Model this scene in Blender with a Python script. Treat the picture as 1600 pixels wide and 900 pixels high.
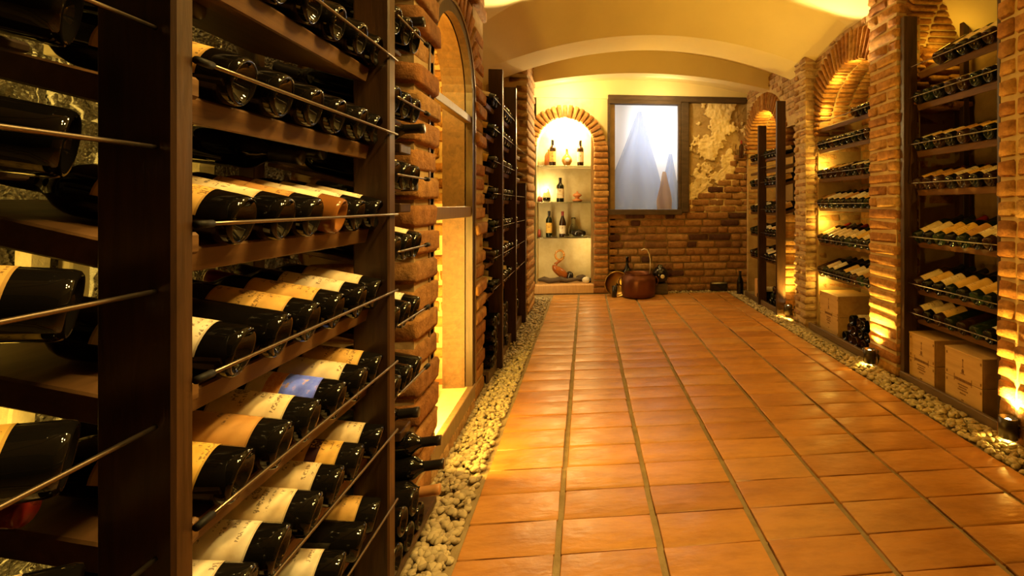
import bpy, bmesh, math, random
import numpy as np
from mathutils import Matrix, Vector, noise as mnoise
R = random.Random(7)
PI = math.pi
scn = bpy.context.scene
for o in list(bpy.data.objects):
    bpy.data.objects.remove(o)
LINK = scn.collection.objects.link

# ------------------------------------------------------------------ camera, world, light, exposure
cd = bpy.data.cameras.new('camera')
cam = bpy.data.objects.new('camera', cd); LINK(cam)
cam.location = (0, 0, 1.1)
cam.rotation_euler = (PI/2, 0, -math.atan(69/740))
cd.sensor_width = 36; cd.lens = 36*740/1600
cd.shift_x = (800-985)/1600; cd.shift_y = (320-450)/1600
cd.clip_start = 0.05
scn.camera = cam
w = bpy.data.worlds.new('world'); scn.world = w; w.use_nodes = True
w.node_tree.nodes['Background'].inputs[0].default_value = (1, .6, .25, 1)
w.node_tree.nodes['Background'].inputs[1].default_value = 0.004
scn.view_settings.view_transform = 'Standard'; scn.view_settings.look = 'None'
scn.view_settings.gamma = 1; scn.view_settings.exposure = 0.0
scn.view_settings.use_curve_mapping = False
scn.cycles.max_bounces = 7; scn.cycles.diffuse_bounces = 4; scn.cycles.glossy_bounces = 3
scn.cycles.transmission_bounces = 6; scn.cycles.caustics_reflective = False; scn.cycles.caustics_refractive = False
scn.cycles.sample_clamp_indirect = 4.0

WARM = (1.0, .545, .045)
WARM2 = (1.0, .60, .09)
PALE = (1.0, .72, .30)
def lamp(name, kind, loc, power, col=WARM, size=.03, to=None, spot=70, blend=.6, sx=None, sy=None):
    ld = bpy.data.lights.new(name, kind); ld.energy = power; ld.color = col
    o = bpy.data.objects.new(name, ld); LINK(o); o.location = loc
    if kind == 'AREA':
        ld.shape = 'RECTANGLE'; ld.size = sx or size; ld.size_y = sy or size
    else:
        ld.shadow_soft_size = size
    if kind == 'SPOT':
        ld.spot_size = math.radians(spot); ld.spot_blend = blend
    if to is not None:
        o.rotation_euler = (Vector(to)-Vector(loc)).to_track_quat('-Z', 'Y').to_euler()
    return o
# ceiling spots over the aisle (their fittings are above the frame)
def downlight(loc, power, to, size=.14, spread=100):
    o = lamp('ceiling_downlight', 'AREA', loc, power, (1.0, .63, .17), to=to, size=size); o.data.spread = math.radians(spread); return o
downlight((.95, 1.25, 2.62), 12, (-.62, .95, .6))
downlight((.45, .85, 2.66), 8, (-.60, .95, .35), spread=80)
downlight((.35, 1.75, 2.68), 6, (-.55, 1.2, .6), spread=90)
downlight((.80, .75, 2.64), 3.5, (-.55, .75, .7), .08, 80)
lamp('ceiling_spot_light', 'SPOT', (.75, 2.4, 2.66), 34, WARM, .03, to=(.75, 2.5, 0), spot=110, blend=.9)
lamp('ceiling_spot_light', 'SPOT', (.55, 1.3, 2.66), 22, WARM, .025, to=(2.1, 2.4, 1.0), spot=70, blend=.8)
lamp('added_wall_fill', 'SPOT', (.85, 5.30, 2.50), 16, WARM2, .03, to=(1.05, 5.94, .75), spot=110, blend=.8)  # added fill without a fitting, brightens the end wall brickwork
lamp('added_vault_spot', 'SPOT', (1.84, 3.66, 2.0), 75, PALE, .03, to=(1.25, 2.3, 3.15), spot=88, blend=.12)  # added, no cove exists: aimed to throw a pool on the near vault
lamp('added_vault_spot', 'SPOT', (-.45, 3.66, 2.0), 60, PALE, .03, to=(.1, 2.3, 3.15), spot=88, blend=.12)  # opposite twin, likewise added to brighten the vault
lamp('added_rib_fill', 'POINT', (.6, 4.55, 2.2), 2.5, WARM, .1)  # added bare source in mid-air, lifts the rib soffit
lamp('far_vault_light', 'POINT', (-.25, 5.58, 2.42), 28, PALE, .05)
lamp('far_vault_light', 'POINT', (.9, 5.55, 2.38), 13, PALE, .05)
# showcase strip light on its near jamb, shining along the recess and out over the gravel
for z in (.22, .5, .8): lamp('showcase_strip_light', 'POINT', (-.70, 1.985, z), 20, WARM2, .006)
lamp('showcase_back_light', 'AREA', (-.67, 2.0, .6), 30, WARM2, to=(-1.0, 2.25, .6), sx=.05, sy=.9)
lamp('showcase_top_light', 'POINT', (-.80, 2.15, 1.80), 20, WARM2, .04)
lamp('showcase_mid_light', 'POINT', (-.72, 2.02, 1.3), 6, WARM, .04)
# unseen strips added behind the bottles, facing the rock wall to brighten it
for y in (.78, 1.10): lamp('added_rock_strip', 'AREA', (-.868, y, 1.05), 3.0, WARM2, to=(-1.0, y, 1.05), sx=.03, sy=1.5)
# wall niche
lamp('niche_top_light', 'POINT', (-.26, 6.04, 2.05), 60, PALE, .05)
lamp('niche_shelf_light', 'POINT', (-.52, 6.15, 1.28), 6, PALE, .04)
lamp('niche_low_light', 'POINT', (.02, 6.0, .6), 3, PALE, .04)
lamp('niche_edge_light', 'AREA', (-.60, 5.5, 1.1), 8, PALE, to=(-.2, 6.2, 1.1), sx=.05, sy=1.8)
# glow inside the arched bays
for z in (.45, .95, 1.45): lamp('arch_bay_strip_light', 'POINT', (2.085, 3.985, z), 2.4, WARM2, .02)
for g in (25, 60, 95): lamp('arch_rim_light', 'POINT', (2.09, 3.53+.46*math.cos(math.radians(g)), 1.71+.46*math.sin(math.radians(g))), 2.2, WARM2, .02)
lamp('far_arch_light', 'POINT', (2.2, 5.4, 2.1), 9, WARM2, .05)
lamp('near_arch_light', 'POINT', (2.25, 2.80, 2.1), 1.5, WARM, .05)
# daylight behind the curtained window
lamp('window_daylight', 'AREA', (1.0, 6.45, 2.05), 7.5, (.84, .90, 1.0), to=(.85, 5.9, 1.9), sx=.6, sy=.6)

# ------------------------------------------------------------------ materials
def mat(name):
    m = bpy.data.materials.new(name); m.use_nodes = True
    nt = m.node_tree; b = nt.nodes['Principled BSDF']
    return m, nt, b
def N(nt, t, **k):
    n = nt.nodes.new(t)
    for a, v in k.items(): setattr(n, a, v)
    return n
def ramp(nt, fac, stops):
    r = N(nt, 'ShaderNodeValToRGB')
    while len(r.color_ramp.elements) < len(stops): r.color_ramp.elements.new(.5)
    for e, (p, c) in zip(r.color_ramp.elements, stops):
        e.position = p; e.color = (*c, 1)
    nt.links.new(fac, r.inputs[0]); return r.outputs[0]
def math_(nt, op, a, b=None, c=None):
    n = N(nt, 'ShaderNodeMath', operation=op)
    for i, v in enumerate((a, b, c)):
        if v is None: continue
        if isinstance(v, (int, float)): n.inputs[i].default_value = v
        else: nt.links.new(v, n.inputs[i])
    return n.outputs[0]
def mix(nt, fac, a, b, mode='MIX'):
    n = N(nt, 'ShaderNodeMix', data_type='RGBA', blend_type=mode)
    for i, v in ((0, fac), (6, a), (7, b)):
        if isinstance(v, (int, float)): n.inputs[i].default_value = v
        elif isinstance(v, tuple): n.inputs[i].default_value = (*v, 1)
        else: nt.links.new(v, n.inputs[i])
    return n.outputs[2]
def noise(nt, vec, scale, detail=3, rough=.55, dim='3D', dist=0):
    n = N(nt, 'ShaderNodeTexNoise', noise_dimensions=dim)
    n.inputs['Scale'].default_value = scale; n.inputs['Detail'].default_value = detail
    n.inputs['Roughness'].default_value = rough; n.inputs['Distortion'].default_value = dist
    if vec is not None: nt.links.new(vec, n.inputs['Vector'])
    return n.outputs['Fac']
def pos(nt): return N(nt, 'ShaderNodeNewGeometry').outputs['Position']
def rnd(nt): return N(nt, 'ShaderNodeObjectInfo').outputs['Random']
def bump(nt, b, h, s, d=.01):
    n = N(nt, 'ShaderNodeBump'); n.inputs['Strength'].default_value = s; n.inputs['Distance'].default_value = d
    nt.links.new(h, n.inputs['Height']); nt.links.new(n.outputs[0], b.inputs['Normal'])
def scaled(nt, vec, s):
    n = N(nt, 'ShaderNodeMapping'); n.inputs['Scale'].default_value = s
    nt.links.new(vec, n.inputs['Vector']); return n.outputs[0]

def simple(name, col, rough=.5, metal=0, spec=.5):
    m, nt, b = mat(name)
    b.inputs['Base Color'].default_value = (*col, 1); b.inputs['Roughness'].default_value = rough
    b.inputs['Metallic'].default_value = metal; b.inputs['Specular IOR Level'].default_value = spec
    return m
def brickmat(name, stops, rough=.85, bs=.9, nz=70):
    m, nt, b = mat(name); p = pos(nt)
    c = ramp(nt, rnd(nt), stops)
    n1 = noise(nt, p, 22, 4, .65)
    c2 = mix(nt, 1.0, c, ramp(nt, n1, [(.3, (.55, .5, .45)), (.6, (1, 1, 1)), (.8, (1.25, 1.2, 1.1))]), 'MULTIPLY')
    nt.links.new(c2, b.inputs['Base Color']); b.inputs['Roughness'].default_value = rough
    b.inputs['Specular IOR Level'].default_value = .25
    bump(nt, b, noise(nt, p, nz, 6, .72), bs, .02)
    return m
M = {}
M['brick'] = brickmat('brick_clay', [(0, (.48, .215, .055)), (.25, (.58, .30, .085)), (.5, (.42, .175, .045)), (.75, (.60, .34, .11)), (1, (.34, .135, .04))])
M['brick_pale'] = brickmat('brick_pale', [(0, (.62, .37, .14)), (.5, (.55, .28, .09)), (1, (.66, .43, .18))])
M['brick_back'] = brickmat('brick_mixed', [(0, (.10, .04, .025)), (.11, (.12, .05, .03)), (.13, (.36, .17, .06)), (.4, (.47, .25, .09)), (.6, (.35, .17, .06)), (.8, (.52, .30, .12)), (1, (.24, .11, .045))])
M['rubble'] = brickmat('rubble_stone', [(0, (.42, .27, .13)), (.4, (.55, .36, .18)), (.7, (.38, .20, .09)), (1, (.62, .45, .25))], nz=40)
def plastermat(name, a, b_, sc=3, bs=.25):
    m, nt, b = mat(name); p = pos(nt)
    nt.links.new(ramp(nt, noise(nt, p, sc, 5, .6), [(.3, a), (.7, b_)]), b.inputs['Base Color'])
    b.inputs['Roughness'].default_value = .9; b.inputs['Specular IOR Level'].default_value = .15
    bump(nt, b, noise(nt, p, 30, 5, .6), bs, .008); return m
M['mortar'] = plastermat('mortar', (.38, .26, .12), (.52, .38, .19), 9, .5)
M['mortar_dark'] = plastermat('mortar_brown', (.22, .14, .06), (.32, .21, .09), 9, .5)
M['plaster'] = plastermat('ceiling_plaster', (.70, .58, .30), (.76, .64, .34), 1.6, .12)
M['plaster_old'] = plastermat('old_plaster', (.68, .54, .28), (.80, .66, .38), 12, .5)
M['plaster_brown'] = plastermat('brown_render', (.34, .23, .10), (.46, .33, .16), 10, .6)
M['niche'] = plastermat('niche_plaster', (.62, .50, .24), (.78, .68, .40), 7, .3)
# terracotta
m, nt, b = mat('terracotta'); p = pos(nt)
c = ramp(nt, rnd(nt), [(0, (.46, .205, .04)), (.35, (.52, .24, .05)), (.6, (.42, .18, .035)), (.85, (.50, .25, .065)), (1, (.38, .155, .03))])
st = scaled(nt, p, (1.2, 3.5, 1))
c2 = mix(nt, 1.0, c, ramp(nt, noise(nt, st, 3.5, 6, .7), [(.3, (.72, .66, .6)), (.55, (1, 1, 1)), (.8, (1.15, 1.12, 1.1))]), 'MULTIPLY')
nt.links.new(c2, b.inputs['Base Color'])
nt.links.new(ramp(nt, noise(nt, p, 9, 4, .6), [(.3, (.30,)*3), (.75, (.48,)*3)]), b.inputs['Roughness'])
bump(nt, b, noise(nt, scaled(nt, p, (1, 2.2, 1)), 14, 4, .5), .34, .01)
M['tile'] = m
M['grout'] = plastermat('grout', (.22, .16, .08), (.33, .25, .13), 14, .5)
m, nt, b = mat('pebble'); p = pos(nt)
v = N(nt, 'ShaderNodeTexVoronoi'); v.inputs['Scale'].default_value = 38; nt.links.new(p, v.inputs['Vector'])
sep = N(nt, 'ShaderNodeSeparateColor'); nt.links.new(v.outputs['Color'], sep.inputs[0])
nt.links.new(ramp(nt, sep.outputs[0], [(0, (.25, .19, .10)), (.4, (.37, .29, .16)), (.75, (.48, .39, .22)), (1, (.30, .24, .14))]), b.inputs['Base Color'])
b.inputs['Roughness'].default_value = .7; M['pebble'] = m
# timber
def woodmat(name, a, b_, rough=.5, sc=(18, 18, 1.6), bs=.2, spec=.4):
    m, nt, b = mat(name); p = pos(nt)
    n = noise(nt, scaled(nt, p, sc), 3.0, 5, .6, dist=.6)
    nt.links.new(ramp(nt, n, [(.3, a), (.7, b_)]), b.inputs['Base Color'])
    b.inputs['Roughness'].default_value = rough; b.inputs['Specular IOR Level'].default_value = spec
    bump(nt, b, n, bs, .004); return m
M['post'] = woodmat('stained_timber_upright', (.022, .009, .003), (.062, .028, .010), .42)
M['shelf'] = woodmat('stained_timber_shelf', (.075, .036, .011), (.15, .075, .025), .5, (12, 1.6, 12))
M['frame'] = woodmat('frame_timber', (.15, .09, .04), (.22, .135, .06), .4)
M['beam'] = woodmat('old_beam', (.04, .024, .012), (.085, .05, .026), .7, (2, 8, 8))
M['crate'] = woodmat('pine_crate', (.42, .25, .085), (.54, .34, .13), .6, (8, 1.2, 9))
M['plinth'] = woodmat('plinth_timber', (.09, .055, .028), (.15, .09, .045), .55, (10, 1.2, 10))
M['rod'] = simple('rod_steel', (.20, .16, .12), .36, 1)
M['cap'] = simple('rubber_cap', (.006, .005, .004), .6, 0, .2)
M['lampmetal'] = simple('lamp_housing', (.05, .04, .03), .38, .8)
M['ink'] = simple('stencil_ink', (.17, .075, .025), .8)
M['copper'] = simple('dull_copper', (.13, .042, .018), .38, .6)
M['brass'] = simple('hammered_brass', (.62, .40, .12), .3, 1)
M['blackpot'] = simple('black_glazed_pot', (.012, .010, .010), .1)
M['wood_light'] = woodmat('light_wood', (.55, .30, .12), (.68, .42, .18), .6)
M['drift'] = woodmat('driftwood', (.05, .035, .02), (.12, .08, .05), .8, (2, 9, 9))
M['amber'] = simple('amber_glass', (.30, .09, .015), .08)
M['honey'] = simple('honey_glass', (.55, .26, .05), .1)
M['redglaze'] = simple('red_glaze', (.32, .06, .03), .25)
M['ceramic'] = simple('orange_ceramic', (.55, .22, .07), .4)
M['white'] = simple('white_paper', (.72, .66, .52), .7)
m, nt, b = mat('clear_glass'); b.inputs['Base Color'].default_value = (.93, .95, .85, 1); b.inputs['Roughness'].default_value = .04
b.inputs['Transmission Weight'].default_value = 1; b.inputs['IOR'].default_value = 1.3; M['clear'] = m
m, nt, b = mat('glass_pane'); nt.nodes.remove(b)
tr = N(nt, 'ShaderNodeBsdfTransparent'); gl = N(nt, 'ShaderNodeBsdfGlossy'); gl.inputs['Roughness'].default_value = .02
mx = N(nt, 'ShaderNodeMixShader'); mx.inputs[0].default_value = .07
nt.links.new(tr.outputs[0], mx.inputs[1]); nt.links.new(gl.outputs[0], mx.inputs[2])
nt.links.new(mx.outputs[0], nt.nodes['Material Output'].inputs[0]); M['pane'] = m
# bottle glass, opaque dark with a gloss coat
def glassmat(name, col):
    m, nt, b = mat(name); p = rnd(nt)
    nt.links.new(mix(nt, p, col, tuple(x*.45 for x in col)), b.inputs['Base Color'])
    b.inputs['Roughness'].default_value = .04; b.inputs['IOR'].default_value = 1.52
    b.inputs['Specular IOR Level'].default_value = .32
    return m
M['g_black'] = glassmat('bottle_glass_black', (.006, .005, .004))
M['g_green'] = glassmat('bottle_glass_green', (.010, .016, .006))
M['g_brown'] = glassmat('bottle_glass_brown', (.035, .013, .005))
M['g_amber'] = glassmat('bottle_glass_amber', (.20, .075, .015))
M['c_black'] = simple('capsule_black', (.012, .010, .010), .3)
M['c_red'] = simple('capsule_red', (.22, .015, .012), .3)
M['c_tan'] = simple('capsule_tan', (.42, .20, .07), .4)
M['c_grey'] = simple('capsule_grey', (.10, .09, .08), .35)
# paper labels with printed rows, a crest and a border
def labelmat(name, paper, ink=(.07, .03, .015), art=None, band=None, crest=True):
    m, nt, b = mat(name); r = rnd(nt)
    uv = N(nt, 'ShaderNodeUVMap'); sp = N(nt, 'ShaderNodeSeparateXYZ'); nt.links.new(uv.outputs[0], sp.inputs[0])
    u, v = sp.outputs[0], sp.outputs[1]
    aged = noise(nt, pos(nt), 25, 4, .6)
    col = mix(nt, 1.0, paper, ramp(nt, aged, [(.3, (.80, .72, .6)), (.6, (1, 1, 1)), (.8, (1.05, 1.02, .95))]), 'MULTIPLY')
    col = mix(nt, math_(nt, 'MULTIPLY', r, .22), col, (.42, .22, .07))
    row = math_(nt, 'FLOOR', math_(nt, 'MULTIPLY', v, 9.0))
    fr = math_(nt, 'FRACT', math_(nt, 'MULTIPLY', v, 9.0))
    seed = math_(nt, 'ADD', math_(nt, 'MULTIPLY', row, 7.31), math_(nt, 'MULTIPLY', r, 97.0))
    wn = N(nt, 'ShaderNodeTexWhiteNoise', noise_dimensions='1D'); nt.links.new(seed, wn.inputs['W'])
    rw = wn.outputs['Value']
    cb = N(nt, 'ShaderNodeCombineXYZ')
    nt.links.new(math_(nt, 'MULTIPLY', u, 46.0), cb.inputs[0]); nt.links.new(math_(nt, 'MULTIPLY', fr, 2.6), cb.inputs[1]); nt.links.new(seed, cb.inputs[2])
    let = math_(nt, 'GREATER_THAN', noise(nt, cb.outputs[0], 1.0, 1, .5), .53)
    hh = math_(nt, 'MULTIPLY_ADD', rw, .3, .08)
    inrow = math_(nt, 'LESS_THAN', math_(nt, 'ABSOLUTE', math_(nt, 'SUBTRACT', fr, .5)), hh)
    inlen = math_(nt, 'LESS_THAN', math_(nt, 'ABSOLUTE', math_(nt, 'SUBTRACT', u, .5)), math_(nt, 'MULTIPLY', math_(nt, 'FRACT', math_(nt, 'MULTIPLY', rw, 13.7)), .30))
    txt = math_(nt, 'MULTIPLY', math_(nt, 'MULTIPLY', let, inrow), inlen)
    if crest:
        du = math_(nt, 'MULTIPLY', math_(nt, 'SUBTRACT', u, .5), 1.15)
        dv = math_(nt, 'SUBTRACT', v, math_(nt, 'MULTIPLY_ADD', math_(nt, 'FRACT', math_(nt, 'MULTIPLY', r, 31.0)), .25, .52))
        dd = math_(nt, 'SQRT', math_(nt, 'ADD', math_(nt, 'MULTIPLY', du, du), math_(nt, 'MULTIPLY', dv, dv)))
        disc = math_(nt, 'LESS_THAN', dd, .095)
        cn = math_(nt, 'GREATER_THAN', noise(nt, scaled(nt, uv.outputs[0], (60, 40, 1)), 1.0, 2, .6), .46)
        txt = math_(nt, 'MAXIMUM', math_(nt, 'MULTIPLY', disc, cn), math_(nt, 'MULTIPLY', txt, math_(nt, 'GREATER_THAN', dd, .12)))
    col = mix(nt, math_(nt, 'MULTIPLY', txt, .72), col, ink)
    if band:
        bm_ = math_(nt, 'LESS_THAN', math_(nt, 'ABSOLUTE', math_(nt, 'SUBTRACT', v, .42)), .09)
        col = mix(nt, math_(nt, 'MULTIPLY', bm_, math_(nt, 'SUBTRACT', 1.0, math_(nt, 'MULTIPLY', let, math_(nt, 'LESS_THAN', math_(nt, 'ABSOLUTE', math_(nt, 'SUBTRACT', u, .5)), .08)))), col, band)
    if art:
        am = math_(nt, 'LESS_THAN', v, .52)
        ac = ramp(nt, noise(nt, uv.outputs[0], 7, 4, .6), [(.35, art), (.55, tuple(x*1.6 for x in art)), (.68, (.62, .42, .2))])
        col = mix(nt, am, col, ac)
        om = math_(nt, 'MULTIPLY', math_(nt, 'GREATER_THAN', v, .53), math_(nt, 'LESS_THAN', v, .76))
        col = mix(nt, om, col, ramp(nt, noise(nt, uv.outputs[0], 16, 3, .6), [(.4, (.55, .20, .05)), (.6, (.65, .32, .10))]))
    edge = math_(nt, 'GREATER_THAN', math_(nt, 'ABSOLUTE', math_(nt, 'SUBTRACT', v, .5)), .475)
    col = mix(nt, math_(nt, 'MULTIPLY', edge, .35), col, ink)
    nt.links.new(col, b.inputs['Base Color']); b.inputs['Roughness'].default_value = .6
    b.inputs['Specular IOR Level'].default_value = .3
    return m
LAB = {'cream': labelmat('label_cream', (.78, .66, .42)), 'pale': labelmat('label_pale', (.82, .75, .58)),
       'gold': labelmat('label_gold', (.72, .46, .13)), 'ochre': labelmat('label_ochre', (.52, .28, .08), crest=False),
       'blue picture': labelmat('label_picture', (.74, .66, .5), art=(.10, .16, .95)),
       'banded gold': labelmat('label_banded', (.76, .48, .12), band=(.05, .012, .02)),
       'yellow': labelmat('label_yellow', (.78, .50, .10))}
# ------------------------------------------------------------------ mesh helpers
def mesh(name, verts, faces, m=None, smooth=False):
    me = bpy.data.meshes.new(name); me.from_pydata([tuple(v) for v in verts], [], faces)
    if m: me.materials.append(m)
    if smooth: me.polygons.foreach_set('use_smooth', [True]*len(me.polygons))
    me.update(); return me
def from_bm(name, bm, m=None, smooth=False):
    bmesh.ops.recalc_face_normals(bm, faces=bm.faces[:])
    me = bpy.data.meshes.new(name); bm.to_mesh(me); bm.free()
    if m: me.materials.append(m)
    if smooth: me.polygons.foreach_set('use_smooth', [True]*len(me.polygons))
    return me
def obj(name, me, parent=None, M4=None, **props):
    o = bpy.data.objects.new(name, me); LINK(o)
    if parent is not None:
        o.parent = parent
        o.matrix_parent_inverse = parent['_w'].inverted() if False else WORLD[parent.name].inverted()
    if M4 is not None: o.matrix_basis = M4
    WORLD[o.name] = M4.copy() if M4 is not None else Matrix.Identity(4)
    for k, v in props.items(): o[k] = v
    return o
WORLD = {}
def thing(name, label, cat, loc, group=None, kind=None):
    o = obj(name, None, None, Matrix.Translation(loc)); o.empty_display_size = .05
    tag(o, label, cat, group, kind); return o
def tag(o, label=None, cat=None, group=None, kind=None):
    if label: o['label'] = label
    if cat: o['category'] = cat
    if group: o['group'] = group
    if kind: o['kind'] = kind
    return o
def T(x, y, z): return Matrix.Translation((x, y, z))
def RX(a): return Matrix.Rotation(a, 4, 'X')
def RY(a): return Matrix.Rotation(a, 4, 'Y')
def RZ(a): return Matrix.Rotation(a, 4, 'Z')
def S(x, y, z): return Matrix.Diagonal((x, y, z, 1))
def bmbox(bm, x0, x1, y0, y1, z0, z1, bev=0, mat4=None, seg=1):
    r = bmesh.ops.create_cube(bm, size=1)
    vs = r['verts']
    bmesh.ops.scale(bm, vec=(x1-x0, y1-y0, z1-z0), verts=vs)
    bmesh.ops.translate(bm, vec=((x0+x1)/2, (y0+y1)/2, (z0+z1)/2), verts=vs)
    if bev:
        es = list({e for v in vs for e in v.link_edges})
        rr = bmesh.ops.bevel(bm, geom=es, offset=bev, segments=seg, affect='EDGES', profile=.6)
        vs = list({v for f in rr['faces'] for v in f.verts} | {v for v in vs if v.is_valid})
    if mat4 is not None: bmesh.ops.transform(bm, matrix=mat4, verts=vs)
    return vs
def box(name, m, x0, x1, y0, y1, z0, z1, parent=None, bev=.003, **p):
    bm = bmesh.new(); bmbox(bm, x0, x1, y0, y1, z0, z1, bev)
    return obj(name, from_bm(name, bm, m), parent, **p)
def lathe(name, prof, m, seg=24, smooth=True):
    vs, fs = [], []; rings = []
    for r, z in prof:
        if r < 1e-5:
            rings.append([len(vs)]); vs.append((0, 0, z))
        else:
            rings.append(list(range(len(vs), len(vs)+seg)))
            vs += [(r*math.cos(2*PI*k/seg), r*math.sin(2*PI*k/seg), z) for k in range(seg)]
    for a, b_ in zip(rings, rings[1:]):
        for k in range(seg):
            k2 = (k+1) % seg
            if len(a) == 1 and len(b_) == 1: continue
            if len(a) == 1: fs.append((a[0], b_[k2], b_[k]))
            elif len(b_) == 1: fs.append((a[k], a[k2], b_[0]))
            else: fs.append((a[k], a[k2], b_[k2], b_[k]))
    return mesh(name, vs, fs, m, smooth)
def tube(bm, pts, r, seg=8, cap=True):
    pts = [Vector(p) for p in pts]; rings = []
    for i, p in enumerate(pts):
        t = (pts[min(i+1, len(pts)-1)]-pts[max(i-1, 0)]).normalized()
        a = t.cross(Vector((0, 0, 1)) if abs(t.z) < .9 else Vector((1, 0, 0))).normalized(); b_ = t.cross(a)
        rr = r[i] if isinstance(r, (list, tuple)) else r
        rings.append([bm.verts.new(p+a*rr*math.cos(2*PI*k/seg)+b_*rr*math.sin(2*PI*k/seg)) for k in range(seg)])
    for q, s in zip(rings, rings[1:]):
        for k in range(seg): bm.faces.new((q[k], q[(k+1) % seg], s[(k+1) % seg], s[k]))
    if cap: bm.faces.new(rings[0][::-1]); bm.faces.new(rings[-1])

# brick pieces: unit blocks, chamfered and slightly uneven, shared by all bricks
def brick_mesh(name, m, seed, ratio, cham=.09, jit=.035, seg=1):
    r = random.Random(seed); bm = bmesh.new()
    vs = bmbox(bm, -ratio[0]/2, ratio[0]/2, -ratio[1]/2, ratio[1]/2, -ratio[2]/2, ratio[2]/2, cham, seg=seg)
    for v in bm.verts:
        v.co += Vector((r.uniform(-1, 1), r.uniform(-1, 1), r.uniform(-1, 1)))*jit
        v.co = Vector((v.co.x/ratio[0], v.co.y/ratio[1], v.co.z/ratio[2]))
    return from_bm(name, bm, m, True)
def brickset(tagname, m, cham=.09, jit=.035, seg=1):
    return {'s': [brick_mesh('brick_'+tagname, m, k, (3, 1.4, 1), cham, jit, seg) for k in range(4)],
            'h': [brick_mesh('brick_'+tagname+'_header', m, 40+k, (1.35, 1.4, 1), cham, jit, seg) for k in range(4)]}
BR = brickset('clay', M['brick'], .13, .05)
BRR = brickset('worn', M['brick'], .22, .05, 2)
BRB = brickset('mixed', M['brick_back'], .14, .06)
BRP = brickset('pale', M['brick_pale'], .13, .05)
RUB = brickset('rubble', M['rubble'], .2, .09)
def brick(parent, c, u, n, size, st, name='brick', rot=None, jit=.02):
    """c centre, u unit direction of the length, n unit outward normal, size = (length, depth, height)"""
    u = Vector(u); n = Vector(n); w_ = n.cross(u) if rot is None else Vector(rot)
    ln, dp, ht = size
    k = 's' if ln/ht > 2 else 'h'
    j = lambda s: R.uniform(-s, s)
    rotm = Matrix((u, -n, w_)).transposed().to_4x4()
    M4 = T(*c) @ rotm @ RX(j(jit)) @ RZ(j(jit)) @ S(ln, dp, ht)
    return obj(name, R.choice(st[k]), parent, M4)
def lay(parent, o, u, n, length, z0, z1, pitch, bl, depth, st, gap=.012, keep=None, pattern=None, proud=.004):
    """bricks on a flat face: o = start point at z=0 on the face, u along, n outward"""
    o = Vector(o); u = Vector(u); n = Vector(n); z = z0; i = 0
    while z < z1-pitch*.45:
        h = min(pitch, z1-z)-gap
        s = 0.0
        if pattern: segs = pattern(i)
        else:
            segs = []; t = -bl*(.5 if i % 2 else 0)-R.uniform(0, bl*.15)
            while t < length:
                L = bl*R.uniform(.82, 1.15) if R.random() > .18 else bl*.5
                a, b_ = max(t, 0), min(t+L, length)
                if b_-a > bl*.2: segs.append((a, b_))
                t += L
        for a, b_ in segs:
            c = o+u*((a+b_)/2); zz = z+h/2+gap/2
            if keep and not keep(c.x, c.y, zz, (b_-a)/2): continue
            pr = R.uniform(-.5, 1)*proud
            brick(parent, (c.x+n.x*(pr-depth/2), c.y+n.y*(pr-depth/2), zz), u, n, (b_-a-gap, depth, h*R.uniform(.93, 1.02)), st)
        z += pitch; i += 1

# ------------------------------------------------------------------ floor
floor = box('floor', M['grout'], -1.0, 2.5, -1.6, 6.3, -.08, -.006, bev=0, kind='structure')
tag(floor, 'floor of glazed terracotta tiles with wide long joints down the aisle')
tm = [brick_mesh('floor_tile', M['tile'], 90+k, (12, 6, 1), .16, .10) for k in range(4)]
XS = [-.41, -.09, .235, .577, .922, 1.26, 1.60, 1.765]
y = 1.498-.1655*9
while y < 5.72:
    for a, b_ in zip(XS, XS[1:]):
        g = .011 if b_-a > .2 else .009
        obj('floor_tile', R.choice(tm), floor, T((a+b_)/2, y+.083, -.0045+R.uniform(-.0008, .0008)) @ RX(R.uniform(-.003, .003)) @ RY(R.uniform(-.003, .003)) @ S(b_-a-g*2*R.uniform(.9, 1.1), .1655-.006, .022))
    y += .1655
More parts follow.
